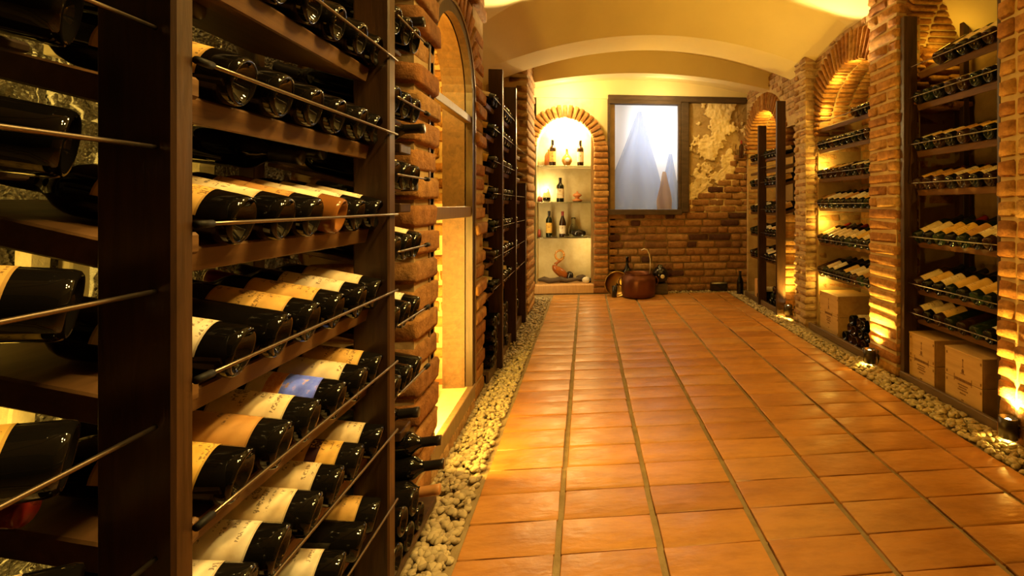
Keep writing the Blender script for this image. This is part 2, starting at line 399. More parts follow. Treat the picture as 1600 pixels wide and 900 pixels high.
# gravel strips
def gravel(name, label, areas, seed):
    rg = np.random.default_rng(seed)
    def ico(sub):
        bm = bmesh.new(); bmesh.ops.create_icosphere(bm, subdivisions=sub, radius=1)
        bm.verts.ensure_lookup_table()
        v = np.array([x.co[:] for x in bm.verts]); f = np.array([[q.index for q in x.verts] for x in bm.faces]); bm.free(); return v, f
    big, small = ico(2), ico(1); V, Fc = [], []; off = 0
    for (x0, x1, y0, y1, n, s, top, hi) in areas:
        bv, bf = big if hi else small
        for _ in range(n):
            v = bv.copy()
            k = rg.normal(size=(3, 3))
            v = v*(1+.16*np.sin(v@k.T*1.7+rg.uniform(0, 6, 3)))
            sc = s*rg.uniform(.6, 1.25)*np.array([rg.uniform(.9, 1.35), rg.uniform(.65, 1), rg.uniform(.45, .75)])
            v = v*sc; a = rg.uniform(0, 6.28); t = rg.uniform(-.45, .45)
            ca, sa, ct, s_t = math.cos(a), math.sin(a), math.cos(t), math.sin(t)
            v = v@np.array([[1, 0, 0], [0, ct, -s_t], [0, s_t, ct]]).T@np.array([[ca, -sa, 0], [sa, ca, 0], [0, 0, 1]]).T
            fx = rg.uniform(0, 1); px = x0+(x1-x0)*fx
            v = v+np.array([px, rg.uniform(y0, y1), rg.uniform(-.002, top)*(.45+.55*math.sin(PI*min(1, max(0, fx))))])
            V.append(v); Fc.append(bf+off); off += len(v)
    V = np.concatenate(V); Fc = np.concatenate(Fc)
    me = bpy.data.meshes.new(name); me.vertices.add(len(V)); me.vertices.foreach_set('co', V.astype(np.float32).ravel())
    me.loops.add(Fc.size); me.loops.foreach_set('vertex_index', Fc.astype(np.int32).ravel())
    me.polygons.add(len(Fc)); me.polygons.foreach_set('loop_start', np.arange(0, Fc.size, 3, dtype=np.int32))
    me.polygons.foreach_set('use_smooth', np.ones(len(Fc), bool))
    me.update(calc_edges=True); me.validate(); me.materials.append(M['pebble'])
    return tag(obj(name, me), label, 'gravel', None, 'stuff')
gravel('gravel', 'strip of pale pebbles along the showcase side of the tile floor', [(-.63, -.425, .3, 2.2, 2000, .0145, .022, True), (-.62, -.425, 2.2, 4.72, 2600, .0145, .018, False), (-.6, -.43, 4.72, 5.7, 250, .016, .01, False)], 3)
gravel('gravel', 'strip of pale chippings between tile floor and the lamps of the arched bays', [(1.775, 1.955, 1.3, 3.2, 1300, .0165, .026, True), (1.775, 1.90, 3.2, 5.75, 1500, .016, .02, False)], 4)
gravel('gravel', 'thin band of chippings along the foot of the stepped brick wall', [(.28, 1.85, 5.80, 5.92, 500, .014, .012, False)], 5)

# ------------------------------------------------------------------ ceiling
def prof(Y, crown, k, xc=.70, x0=-1.0, x1=2.5, n=90):
    return [(x0+(x1-x0)*i/n, Y, crown-k*(x0+(x1-x0)*i/n-xc)**2) for i in range(n+1)]
secs = [prof(-1.6, 2.95, .247), prof(3.55, 2.95, .247), prof(4.2, 2.62, .139), prof(4.62, 2.62, .139), prof(4.63, 2.80, .14), prof(5.18, 2.80, .12), prof(5.20, 2.555, .082), prof(5.36, 2.555, .082), prof(5.38, 2.70, .08), prof(6.3, 2.66, .08)]
vs, fs = [], []
for s_ in secs:
    a = len(vs); vs += s_
    if a:
        n = len(s_)
        for i in range(n-1): fs.append((a-n+i, a-n+i+1, a+i+1, a+i))
n0 = len(vs); vs += [(-1.0, -1.6, 3.1), (2.5, -1.6, 3.1), (2.5, 6.3, 3.1), (-1.0, 6.3, 3.1)]
fs.append((n0, n0+1, n0+2, n0+3))
cme = mesh('ceiling', vs, fs, M['plaster'], True); cme.set_sharp_from_angle(angle=math.radians(9))
ceil = obj('ceiling', cme, kind='structure')
tag(ceil, 'yellow plastered vault with two shallow cross ribs')

# ------------------------------------------------------------------ right side: arched wall, pillars
XW = 2.05
ARCH = [(2.47, .47, 2.02, 1.98, 2.96), (3.53, .52, 1.71, 3.01, 4.05), (5.37, .52, 1.69, 4.85, 5.89)]   # centre y, radius, spring z, opening from/to
wr = box('wall_right', M['mortar_dark'], 2.46, 2.6, -1.6, 6.3, -.05, 3.0, bev=0, kind='structure')
tag(wr, 'brick wall with round arched bays, bottles racked inside them')
def open_top(y):
    for yc, r, zs, a, b_ in ARCH:
        if a < y < b_: return zs+math.sqrt(max(r*r-(y-yc)**2, 0))
    if 4.5 < y < 4.86: return 1.9
    return None
ys = sorted(set([-1.6, 1.98, 2.96, 3.01, 4.05, 4.5, 4.85, 5.89, 5.94]+[round(a+(b_-a)*i/24, 4) for _, _, _, a, b_ in ARCH for i in range(25)]))
vs, fs = [], []
def quad(*p):
    a = len(vs); vs.extend(p); fs.append((a, a+1, a+2, a+3))
XF = XW+.012
for a, b_ in zip(ys, ys[1:]):
    mid = open_top((a+b_)/2); e = 1e-4
    za = (open_top(a+e) if mid else 0) or 0; zb = (open_top(b_-e) if mid else 0) or 0
    quad((XF, a, za), (XF, b_, zb), (XF, b_, 2.75), (XF, a, 2.75))
    if mid: quad((XF, a, za), (2.47, a, za), (2.47, b_, zb), (XF, b_, zb))
for y_, z_ in ((1.98, 2.02), (2.96, 2.02), (3.01, 1.71), (4.05, 1.71), (4.5, 1.9), (5.89, 1.69), (4.85, 1.9)):
    if y_ == 4.85: continue
    quad((XF, y_, -.05), (2.47, y_, -.05), (2.47, y_, z_), (XF, y_, z_))
obj('arcade_core', mesh('arcade_core', vs, fs, M['mortar']), wr)
def ring_dist(y, z):
    best = 9
    for yc, r, zs, a, b_ in ARCH:
        d = math.hypot(y-yc, max(z-zs, 0))-r
        if z < zs: d = abs(y-yc)-r
        best = min(best, d)
    return best
# voussoirs
def voussoirs(parent, yc, r, zs, thick, n, x0, depth, st, rows=2, a0=0, a1=PI, xn=(-1, 0, 0)):
    for row in range(rows):
        for i in range(n):
            a = a0+(a1-a0)*(i+.5+(.25 if row % 2 else 0))/n
            if a > a1: continue
            rad = Vector((0, math.cos(a), math.sin(a))); rc = r+thick/2-.012
            wd = (a1-a0)*(r+.02)/n-.010
            dx = depth/rows
            c = (x0+dx*(row+.5), yc+rad.y*rc, zs+rad.z*rc)
            tang = Vector((0, -math.sin(a), math.cos(a)))
            brick(parent, c, rad, Vector((-1, 0, 0)), (thick*R.uniform(.96, 1.03), dx-.008, wd*R.uniform(.95, 1.05)), st, rot=Vector((-1, 0, 0)).cross(rad), jit=.015)
ar = [tag(obj('brick_arch', None, None, T(XW, ARCH[k][0], ARCH[k][2])), lb, 'arch', None, 'structure') for k, lb in enumerate(('brick arch springing high above the bay that holds two crates', 'glowing round brick arch over the bay with the single crate', 'small glowing brick arch beside the end wall'))]
voussoirs(ar[0], *ARCH[0][:3], .22, 34, XW-.03, .40, BR, 2, .2, PI)
voussoirs(ar[1], *ARCH[1][:3], .235, 38, XW-.02, .42, BR, 3)
voussoirs(ar[2], *ARCH[2][:3], .2, 30, XW-.02, .40, BR, 2, .1, PI)
def keep_sp(x, y, z, hw): return ring_dist(y, z) > .235 and z < 2.55 and (y > 4.87 or y < 4.5 or z > 1.92)
lay(wr, (XW, 1.7, 0), (0, 1, 0), (-1, 0, 0), 4.2, 2.0, 2.62, .062, .13, .05, RUB, .012, keep_sp, proud=.01)
lay(wr, (XW, 4.06, 0), (0, 1, 0), (-1, 0, 0), .44, 1.0, 2.0, .066, .13, .05, RUB, .012, None, proud=.01)
# far jambs of the bays, facing the camera
lay(ar[1], (XW+.01, 4.05, 0), (1, 0, 0), (0, -1, 0), .40, 0, 1.71, .068, .24, .06, BRP, .012)
lay(ar[2], (XW+.01, 5.89, 0), (1, 0, 0), (0, -1, 0), .40, .9, 1.69, .068, .24, .06, BRP, .012)
lay(ar[0], (XW+.01, 2.96, 0), (1, 0, 0), (0, -1, 0), .40, 1.1, 2.05, .075, .24, .05, BR, .012)
lay(ar[1], (2.455, 3.1, 0), (0, 1, 0), (-1, 0, 0), .95, .9, 2.2, .075, .24, .05, BR, .012)  # back of the bay: brick darker than the jambs, shade put into colour
lay(ar[2], (2.455, 4.6, 0), (0, 1, 0), (-1, 0, 0), 1.28, 0, 1.0, .085, .24, .05, BRP, .012)

lay(wr, (XW, .95, 0), (0, 1, 0), (-1, 0, 0), .75, 0, 2.4, .094, .25, .05, BR, .013)
def pillar(name, label, x0, x1, y0, y1, z1, pitch, st, patt, face, gap=.014, u='y'):
    """bricks as whole blocks through the depth, wrapping the corners of a mortar core"""
    p = box(name, M['mortar'], x0+.012, x1, y0+.012, y1-.012, -.05, z1, bev=0, kind='structure')
    tag(p, label, 'pillar')
    if face < 0 and False: pass
    z = 0; i = 0
    while z < z1:
        h = pitch-gap
        for a, b_ in patt(i):
            pr = R.uniform(-.006, .006)
            if u == 'y': brick(p, ((x0+x1)/2+pr, (a+b_)/2, z+pitch/2), (0, 1, 0), (-1 if face < 0 else 1, 0, 0), (b_-a-gap*.8, x1-x0, h*R.uniform(.94, 1.04)), st)
        z += pitch; i += 1
    return p
def cols(y0, y1, n, jit=.0):
    def f(i):
        e = [y0+(y1-y0)*k/n for k in range(n+1)]
        for k in range(1, n): e[k] += R.uniform(-jit, jit)
        return list(zip(e, e[1:]))
    return f
def alt(y0, y1, f0, f1, single=.0):
    def f(i):
        if R.random() < single: return [(y0, y1)]
        c = y0+(y1-y0)*(f0 if i % 2 else f1)*R.uniform(.96, 1.04)
        return [(y0, c), (c, y1)]
    return f
pillar('brick_pillar', 'brick pillar cut by the edge of the picture, spotlight at its foot', 1.95, 2.12, 1.70, 2.09, 2.85, .094, BR, cols(1.70, 2.09, 4, .006), -1)
def pb(i): return alt(2.825, 3.13, .33, .67, .55 if i < 14 else .1)(i)
pillar('brick_pillar', 'brick pillar lit from below between the two crate bays', 1.95, 2.12, 2.825, 3.13, 2.85, .077, BRR, pb, -1)
pillar('brick_pillar', 'rough brick pillar between the glowing arch and the freestanding rack', 1.95, 2.10, 4.075, 4.31, 2.62, .066, RUB, alt(4.075, 4.31, .45, .6, .1), -1)

# short lit return between that pillar and the freestanding rack
ret = box('brick_pier', M['mortar'], 1.972, 2.10, 4.535, 4.565, -.05, 1.0, bev=0, kind='structure'); tag(ret, 'low brightly lit brick pier beside the post of the freestanding rack', 'pillar')
for k in range(13): brick(ret, (2.03, 4.545, .04+.077*k), (1, 0, 0), (0, -1, 0), (.145, .04, .066), BRP)
for z in (.50, .75): box('ledge', M['plinth'], 1.955, 2.10, 4.505, 4.534, z-.012, z+.012, ret, .003)
# ------------------------------------------------------------------ left side
wl = box('wall_left', M['mortar_dark'], -1.12, -1.0, -1.6, 6.3, -.05, 3.0, bev=0, kind='structure')
tag(wl, 'brick and dark rock wall behind the bottle racks and the showcase')
# dark glittering rock behind the nearest rack
m, nt, b = mat('glistening_rock'); p = pos(nt)
nt.links.new(ramp(nt, noise(nt, p, 26, 5, .7), [(.3, (.05, .04, .03)), (.7, (.17, .14, .105))]), b.inputs['Base Color'])
nt.links.new(ramp(nt, noise(nt, p, 60, 3, .6), [(.4, (.14,)*3), (.6, (.42,)*3)]), b.inputs['Roughness'])
b.inputs['Specular IOR Level'].default_value = 1.0; b.inputs['Coat Weight'].default_value = .6; b.inputs['Coat Roughness'].default_value = .08
vv = N(nt, 'ShaderNodeTexVoronoi'); vv.inputs['Scale'].default_value = 120; nt.links.new(p, vv.inputs['Vector'])
bump(nt, b, math_(nt, 'ADD', vv.outputs['Distance'], noise(nt, p, 70, 4, .6)), 1.0, .02)
M['rock'] = m
nx, nz = 90, 110; vs, fs = [], []
for i in range(nx+1):
    for k in range(nz+1):
        yy = -.2+1.9*i/nx; zz = 2.1*k/nz; q = Vector((yy*9, zz*9, 1.7))
        vs.append((-.975+.022*mnoise.fractal(q*1.6, .7, 2.2, 5), yy, zz))
for i in range(nx):
    for k in range(nz):
        a = i*(nz+1)+k; fs.append((a, a+nz+1, a+nz+2, a+1))
obj('rock_face', mesh('rock_face', vs, fs, M['rock'], True), wl)
M['palestone'] = plastermat('pale_stone', (.66, .56, .38), (.80, .72, .54), 40, .6)
for (yy, z0, z1, wd, ln) in ((.80, .70, 1.09, .04, .03), (.876, .72, 1.10, .036, .035), (.945, .74, 1.10, .036, .03), (1.018, .76, 1.11, .034, .02), (.93, 1.36, 1.46, .04, .0), (1.24, 1.14, 1.27, .05, .02), (1.09, .8, 1.1, .03, .02)):
    bm = bmesh.new(); n = 9
    vv = bmbox(bm, -.012, .012, -wd/2, wd/2, z0, z1, .003)
    bmesh.ops.subdivide_edges(bm, edges=[e for e in bm.edges if abs(e.verts[0].co.z-e.verts[1].co.z) > .05], cuts=n)
    for v in bm.verts:
        f = (v.co.z-z0)/(z1-z0)
        v.co.y += (f-.5)*ln+.003*mnoise.noise(Vector((yy*50, v.co.z*40, v.co.y*90))); v.co.x += .004*mnoise.noise(Vector((yy*20, v.co.z*60, v.co.y*80)))
    obj('pale_strip', from_bm('pale_strip', bm, M['palestone']), wl, T(-.925, yy, 0))
# brick lining of wall behind the left racks
lay(wl, (-.99, 1.7, 0), (0, 1, 0), (1, 0, 0), .3, .2, 2.2, .1, .24, .05, BR, .014)
# pillars either side of the showcase (blocks run through, ends ragged)
def pillar_left(name, label, xf, xb, y0, y1, z1, pitch, st, patt, gap=.016, rag=.012):
    p = box(name, M['mortar'], xb, xf-.02, y0+.014, y1-.012, -.05, z1, bev=0, kind='structure'); tag(p, label, 'pillar')
    z = 0; i = 0
    while z < z1:
        e = R.uniform(-rag, rag)
        for a, b_ in patt(i):
            # patt gives spans along x, from face inward
            x1 = xf-a+(e if a == 0 else 0); x0_ = xf-b_
            brick(p, ((x0_+x1)/2, (y0+y1)/2+R.uniform(-.006, .006), z+pitch/2), (1, 0, 0), (0, -1, 0), (x1-x0_-gap*.7, y1-y0, (pitch-gap)*R.uniform(.92, 1.05)), st)
        z += pitch; i += 1
    return p
def px_alt(i):
    c = .12 if i % 2 else .19
    return [(0, c*R.uniform(.9, 1.1)), (c, .38)]
pillar_left('brick_pillar', 'thick worn brick pillar at near side of the lit showcase', -.585, -1.0, 1.72, 1.975, 2.6, .101, BRR, px_alt)
pillar_left('brick_pillar', 'ragged brick pillar between the lit showcase and the second rack', -.60, -1.0, 2.655, 2.93, 2.7, .084, BRR, px_alt, rag=.02)
pillar_left('brick_pillar', 'brick pillar under the far ceiling rib beside the lit niche', -.56, -1.0, 4.72, 5.36, 2.6, .088, BRP, px_alt, rag=.008)
# showcase: recess lining, sill, arched frame, rails
sc_label = 'arched glazed showcase with bright brick lining and timber frame, set into the brick wall'
sh = thing('wall_showcase', sc_label, 'showcase', (-.62, 2.28, 0), kind='structure')
y0, y1, zs, rr = 1.93, 2.615, 1.655, .3425; yc = (y0+y1)/2
lay(sh, (-.962, 1.96, 0), (0, 1, 0), (1, 0, 0), .7, .12, 2.1, .078, .22, .06, BRP, .012)
box('lining_back', M['niche'], -1.0, -.99, 1.93, 2.65, 0, 2.2, sh, 0)
box('sill', M['plaster_old'], -.985, -.63, 1.90, 2.655, .085, .125, sh)
box('sill_board', M['frame'], -.632, -.60, 1.90, 2.64, .05, .13, sh)
box('base_wall', M['mortar'], -.98, -.62, 1.9, 2.66, -.05, .085, sh, 0)
for k in range(9): brick(sh, (-.622, 1.94+.08*k, .02), (0, 0, 1), (1, 0, 0), (.085, .05, .07), BRP, rot=(0, 1, 0))
def arch_strip(name, m, ri, ro, x0, x1, parent, zb):
    bm = bmesh.new(); pts = [(yc+1, zb)]
    a_ = [(1, None)]
    path = [(1, zb)]+[(math.cos(a), a) for a in [PI*i/24 for i in range(25)]]+[(-1, zb)]
    rings = []
    for i, (cx, a) in enumerate(path):
        if i == 0: pi, po = (yc+ri, zb), (yc+ro, zb)
        elif i == len(path)-1: pi, po = (yc-ri, zb), (yc-ro, zb)
        else: pi = (yc+ri*math.cos(a), zs+ri*math.sin(a)); po = (yc+ro*math.cos(a), zs+ro*math.sin(a))
        rings.append([bm.verts.new((x0, *pi)), bm.verts.new((x1, *pi)), bm.verts.new((x1, *po)), bm.verts.new((x0, *po))])
    for q, s_ in zip(rings, rings[1:]):
        for k in range(4): bm.faces.new((q[k], q[(k+1) % 4], s_[(k+1) % 4], s_[k]))
    bm.faces.new(rings[0]); bm.faces.new(rings[-1][::-1])
    return obj(name, from_bm(name, bm, m), parent)
arch_strip('arched_lining', M['shelf'], rr-.022, rr+.0, -.76, -.645, sh, .125)
arch_strip('arched_frame', M['post'], rr-.018, rr+.03, -.640, -.605, sh, .13)
arch_strip('arched_bead', M['frame'], rr+.03, rr+.045, -.625, -.60, sh, .13)
box('rail', M['frame'], -.650, -.612, 1.93, 2.61, 1.035, 1.092, sh)
box('rail', M['frame'], -.650, -.612, 1.93, 2.61, 1.535, 1.575, sh)
box('glass_shelf', M['clear'], -.95, -.65, 1.94, 2.60, 1.075, 1.085, sh, 0)
box('glass_pane', M['pane'], -.634, -.631, 1.95, 2.60, .13, 1.035, sh, 0)
# voussoirs round the showcase arch
for i in range(22):
    a = PI*(i+.5)/22; rad = Vector((0, math.cos(a), math.sin(a))); rc = rr+.045+.09
    if abs(rad.y*rc)+.03 > .43 and rad.z*rc < .2: continue
    brick(sh, (-.68, yc+rad.y*rc, zs+rad.z*rc), rad, (1, 0, 0), (.17, .16, .055), BRR, rot=Vector((1, 0, 0)).cross(rad))
box('spandrel', M['mortar'], -.98, -.645, 1.90, 2.68, 2.06, 2.7, sh, 0)
# wall above racks on the left
box('upper_wall', M['plaster_brown'], -1.0, -.97, 2.9, 4.75, 0, 2.7, wl, 0)

# ------------------------------------------------------------------ back wall
YB = 5.94
wb = box('wall_back', M['mortar_dark'], .06, .36, YB+.02, 6.4, -.05, 3.0, bev=0, kind='structure')
tag(wb, 'end wall with stepped brickwork, patched plaster and high plaster band')
box('wall_core', M['mortar_dark'], .30, 2.5, YB+.02, 6.4, -.05, 1.0, wb, 0)
box('wall_core', M['plaster_brown'], 1.22, 2.5, YB+.035, 6.4, 1.0, 2.5, wb, 0)
box('plaster_band', M['plaster'], -1.0, 2.5, YB, 6.4, 2.43, 3.0, wb, 0)
box('wall_core', M['plaster'], -1.0, -.65, YB+.01, 6.4, -.05, 2.45, wb, 0)
box('niche_back', M['niche'], -.75, .2, 6.24, 6.4, -.05, 2.45, wb, 0)
def step_x(z): return 1.12 if z < 1.02 else 1.12+(z-1.0)*1.10
def keep_b(x, y, z, hw): return (z < 1.0) or (x-hw > step_x(z)-.04)
lay(wb, (.28, YB, 0), (1, 0, 0), (0, -1, 0), 1.84, .0, 1.01, .0915, .27, .06, BRB, .016, None, proud=.008)
lay(wb, (.28, YB, 0), (1, 0, 0), (0, -1, 0), 1.84, 1.0065, 1.83, .083, .22, .06, BRB, .014, keep_b, proud=.008)
# old plaster: broken patches standing proud of a brown ground, one continuous rough skin
nx, nz = 130, 200; vs, fs, mi = [], [], []
def pl_mask(x, z):
    q = mnoise.fractal(Vector((x*4.2+3.3, z*4.2, 1.3)), .85, 2.1, 4)+.25*mnoise.noise(Vector((x*22, z*22, 5)))
    return q+.16-.5*max(0, .35-abs(z-2.02)*2.2)*(1 if x < 2.0 else .4)-(.35 if z > 2.32 and x < 1.45 else 0)-(.2 if x < 1.36 and z > 1.5 else 0)
for i in range(nx+1):
    for k in range(nz+1):
        x, z = 1.2+.9*i/nx, 1.0+1.45*k/nz; mk = pl_mask(x, z)
        st = min(1, max(0, mk/.05))
        vs.append((x, YB+.035-.022*st-.012*mnoise.fractal(Vector((x*14, z*14, .3)), .8, 2.1, 4)-.004*mnoise.noise(Vector((x*60, z*60, 2))), z)); mi.append(st)
for i in range(nx):
    for k in range(nz):
        a = i*(nz+1)+k; fs.append((a, a+nz+1, a+nz+2, a+1))
pme = mesh('broken_plaster', vs, fs, M['plaster_brown'], True); pme.materials.append(M['plaster_old'])
for p_ in pme.polygons: p_.material_index = 1 if sum(mi[v] for v in p_.vertices) > 2 else 0
obj('broken_plaster', pme, wb)
# niche: pier of bricks, ring, ledge and lining
NX, NR, NZ = -.26, .355, 1.825
npier = box('brick_pier', M['mortar'], .10, .265, YB-.03, YB+.1, -.05, 1.9, bev=0, kind='structure'); tag(npier, 'narrow brick pier between the lit bottle niche and the curtained window', 'pillar')
z = 0.0; i = 0
while z < 1.84:
    brick(npier, (.183+R.uniform(-.006, .006), YB-.01, z+.04), (1, 0, 0), (0, -1, 0), (.175*R.uniform(.95, 1.06), .12, .066*R.uniform(.9, 1.06)), BRR); z += .08
nring = thing('wall_niche', 'arched bottle niche with brick arch and glowing plastered back', 'niche', (NX, YB, 0), kind='structure')
for i in range(21):
    a = PI*(i+.5)/21; rad = Vector((math.cos(a), 0, math.sin(a))); rc = NR+.075
    brick(nring, (NX+rad.x*rc, YB+.0, NZ+rad.z*rc), rad, (0, -1, 0), (.15*R.uniform(.95, 1.1), .12, .05), BRR, rot=Vector((0, -1, 0)).cross(rad))
vs, fs = [], []   # spandrel round the niche arch
path = [(NX-NR, .1)]+[(NX-NR*math.cos(PI*i/24), NZ+NR*math.sin(PI*i/24)) for i in range(25)]+[(NX+NR, .1)]
for (xa, za), (xb, zb) in zip(path, path[1:]):
    quad((xa, YB+.01, za), (xa, 6.25, za), (xb, 6.25, zb), (xb, YB+.01, zb))
    if za > .2 and zb > .2 and abs(xa-xb) > 1e-4: quad((xa, YB+.01, za), (xb, YB+.01, zb), (xb, YB+.01, 2.45), (xa, YB+.01, 2.45))
obj('niche_lining', mesh('niche_lining', vs, fs, M['niche']), nring)
box('niche_surround', M['plaster'], .09, .30, YB+.012, 6.25, 1.82, 2.45, nring, 0)
box('ledge', M['wood_light'], -.64, .10, YB-.05, 6.25, .0, .115, nring, .01)
for z in (1.593, 1.136, .694): box('glass_shelf', M['clear'], NX-NR+.003, NX+NR-.003, YB+.03, 6.235, z-.012, z, nring, .001)
# window
win = thing('window_1', 'window with dark timber frame hung with pale and blue cloth', 'window', (.73, YB, 1.02), kind='structure')
wx0, wx1, wz0, wz1 = .285, 1.175, 1.03, 2.375
box('frame_side', M['beam'], wx0-.02, wx0+.012, YB-.035, YB+.05, wz0-.03, wz1+.03, win)
box('frame_side', M['beam'], wx1-.012, wx1+.02, YB-.035, YB+.05, wz0-.03, wz1+.03, win)
box('frame_top', M['beam'], wx0-.02, wx1+.02, YB-.04, YB+.05, wz1-.01, wz1+.045, win)
box('frame_sill', M['beam'], wx0-.03, wx1+.03, YB-.05, YB+.05, wz0-.055, wz0+.012, win)
m, nt, b = mat('backlit_sheet'); nt.nodes.remove(b)
tl = N(nt, 'ShaderNodeBsdfTranslucent'); tl.inputs[0].default_value = (.92, .92, .93, 1); df = N(nt, 'ShaderNodeBsdfDiffuse'); df.inputs[0].default_value = (.8, .8, .8, 1)
mx = N(nt, 'ShaderNodeMixShader'); mx.inputs[0].default_value = .15
nt.links.new(tl.outputs[0], mx.inputs[1]); nt.links.new(df.outputs[0], mx.inputs[2]); nt.links.new(mx.outputs[0], nt.nodes['Material Output'].inputs[0]); M['sheet'] = m
def cloth(name, col, sheer):
    m, nt, b = mat(name); nt.nodes.remove(b)
    tl = N(nt, 'ShaderNodeBsdfTranslucent'); tl.inputs[0].default_value = (*col, 1); df = N(nt, 'ShaderNodeBsdfDiffuse'); df.inputs[0].default_value = (*col, 1)
    mx = N(nt, 'ShaderNodeMixShader'); mx.inputs[0].default_value = .3
    nt.links.new(tl.outputs[0], mx.inputs[1]); nt.links.new(df.outputs[0], mx.inputs[2])
    tp = N(nt, 'ShaderNodeBsdfTransparent'); m2 = N(nt, 'ShaderNodeMixShader'); m2.inputs[0].default_value = sheer
    nt.links.new(mx.outputs[0], m2.inputs[1]); nt.links.new(tp.outputs[0], m2.inputs[2]); nt.links.new(m2.outputs[0], nt.nodes['Material Output'].inputs[0]); return m
M['blue'] = cloth('blue_cloth', (.36, .48, .84), .32); M['tan'] = cloth('tan_cloth', (.64, .45, .27), .1)
vs, fs = [], []; nx, nz = 60, 40
for i in range(nx+1):
    for k in range(nz+1):
        x = wx0+(wx1-wx0)*i/nx; z = wz0+(wz1-wz0)*k/nz
        vs.append((x, YB+.10+.012*math.sin(x*18+2*math.sin(z*2)), z))
for i in range(nx):
    for k in range(nz):
        a = i*(nz+1)+k; fs.append((a, a+nz+1, a+nz+2, a+1))
tag(obj('curtain', mesh('curtain', vs, fs, M['sheet'], True)), 'plain white sheet filling the window behind the blue cloth', 'curtain')
def drape(name, m, top, zt, zb, left, right, y, folds, amp, power=1.25):
    vs, fs = [], []; nu, nv = 64, 44
    for j in range(nv+1):
        t = j/nv
        for i in range(nu+1):
            s_ = i/nu; f = min(1, t/.8)**power
            xl = top-.02+(left-top)*f; xr = top+.02+(right-top)*f
            x = xl+(xr-xl)*s_+.022*math.sin(t*6+s_*4)*t*(1.2-t)
            vs.append((x, y-amp*t*(.5+.5*math.sin(folds*PI*2*s_+1.3*math.sin(t*3))), zt+(zb-zt)*t))
    for j in range(nv):
        for i in range(nu):
            a = j*(nu+1)+i; fs.append((a, a+1, a+nu+2, a+nu+1))
    return obj(name, mesh(name, vs, fs, m, True))
d = drape('hanging_cloth', M['blue'], .68, 2.29, 1.045, .295, .95, YB+.07, 2.5, .05, .95)
tag(d, 'pale blue cloth gathered to a high peak and falling in folds before the window', 'cloth')
d = drape('hanging_cloth', M['blue'], 1.075, 1.75, 1.045, .94, 1.165, YB+.05, 2, .04, .9)
tag(d, 'small bluish cloth fold hanging low at the corner of the window', 'cloth')
d = drape('hanging_cloth', M['tan'], .985, 1.52, 1.045, .91, 1.06, YB+.0, 1.5, .03, .8)
tag(d, 'tan cloth tip standing at the foot of the window curtain', 'cloth')
# box behind the window that holds the daylight
box('window_reveal', M['white'], .27, .30, YB+.05, 6.6, 1.0, 2.43, win, 0); box('window_reveal', M['white'], 1.19, 1.22, YB+.05, 6.6, 1.0, 2.43, win, 0)
box('window_reveal', M['white'], .27, 1.22, 6.58, 6.6, 1.0, 2.43, win, 0)
box('window_reveal', M['white'], .27, 1.22, YB+.06, 6.6, .99, 1.01, win, 0); box('window_reveal', M['white'], .27, 1.22, YB+.05, 6.6, 2.42, 2.44, win, 0)
bl = box('timber_lintel', M['beam'], .27, 2.05, YB-.04, YB+.1, 2.40, 2.475, bev=.008, kind='structure'); tag(bl, 'dark old timber lintel over window and plaster patch', 'beam')
bp = box('timber_post', M['beam'], 1.195, 1.30, YB-.035, YB+.06, 1.0, 2.40, bev=.01, kind='structure'); tag(bp, 'dark old timber post between window and patched plaster', 'post')

# ------------------------------------------------------------------ bottles
def bottle_meshes(kind):
    if kind == 'bordeaux':
        pr = [(0, .022), (.016, .018), (.027, .006), (.0305, .0015), (.034, 0), (.037, .002), (.0388, .008), (.039, .02), (.039, .19), (.0378, .2), (.033, .212), (.024, .223), (.017, .234), (.0148, .245), (.0142, .285), (.0158, .287), (.0158, .297), (.013, .3), (0, .3)]; lab = (.045, .165, .0393); cap = (.236, .3016)
    elif kind == 'burgundy':
        pr = [(0, .026), (.016, .022), (.029, .006), (.033, .0015), (.036, 0), (.039, .002), (.041, .009), (.0412, .02), (.0412, .145), (.040, .16), (.036, .18), (.029, .203), (.021, .225), (.0158, .245), (.0144, .285), (.0158, .287), (.0158, .297), (.013, .3), (0, .3)]; lab = (.035, .135, .0415); cap = (.246, .3016)
    g = lathe('bottle_'+kind, pr, None, 28)
    # label: strip of the body cylinder facing local +x
    z0, z1, r = lab; n = 18; span = math.radians(205)
    vs = []; fs = []; uvs = []
    for i in range(n+1):
        a = -span/2+span*i/n
        for z, v in ((z0, 0), (z1, 1)): vs.append((r*math.cos(a), r*math.sin(a), z)); uvs.append((i/n, v))
    for i in range(n): fs.append((2*i, 2*i+2, 2*i+3, 2*i+1))
    def lab_mesh(m):
        me = mesh('paper_label', vs, fs, m, True); ul = me.uv_layers.new(name='UVMap')
        for l in me.loops: ul.data[l.index].uv = uvs[l.vertex_index]
        return me
    labs = {k: lab_mesh(m) for k, m in LAB.items()}
    c0, c1 = cap
    caps = {k: lathe('capsule', [(.0152, c0), (.0158, c0+.003), (.0158, c1-.018), (.0168, c1-.016), (.0168, c1-.002), (.0155, c1), (0, c1)], M[k], 20) for k in ('c_black', 'c_red', 'c_tan', 'c_grey')}
    gl = {}
    for k in ('g_black', 'g_green', 'g_brown', 'g_amber'):
        q = g.copy(); q.materials.append(M[k]); gl[k] = q
    return gl, labs, caps
BM = {k: bottle_meshes(k) for k in ('bordeaux', 'burgundy')}
NB = [0]
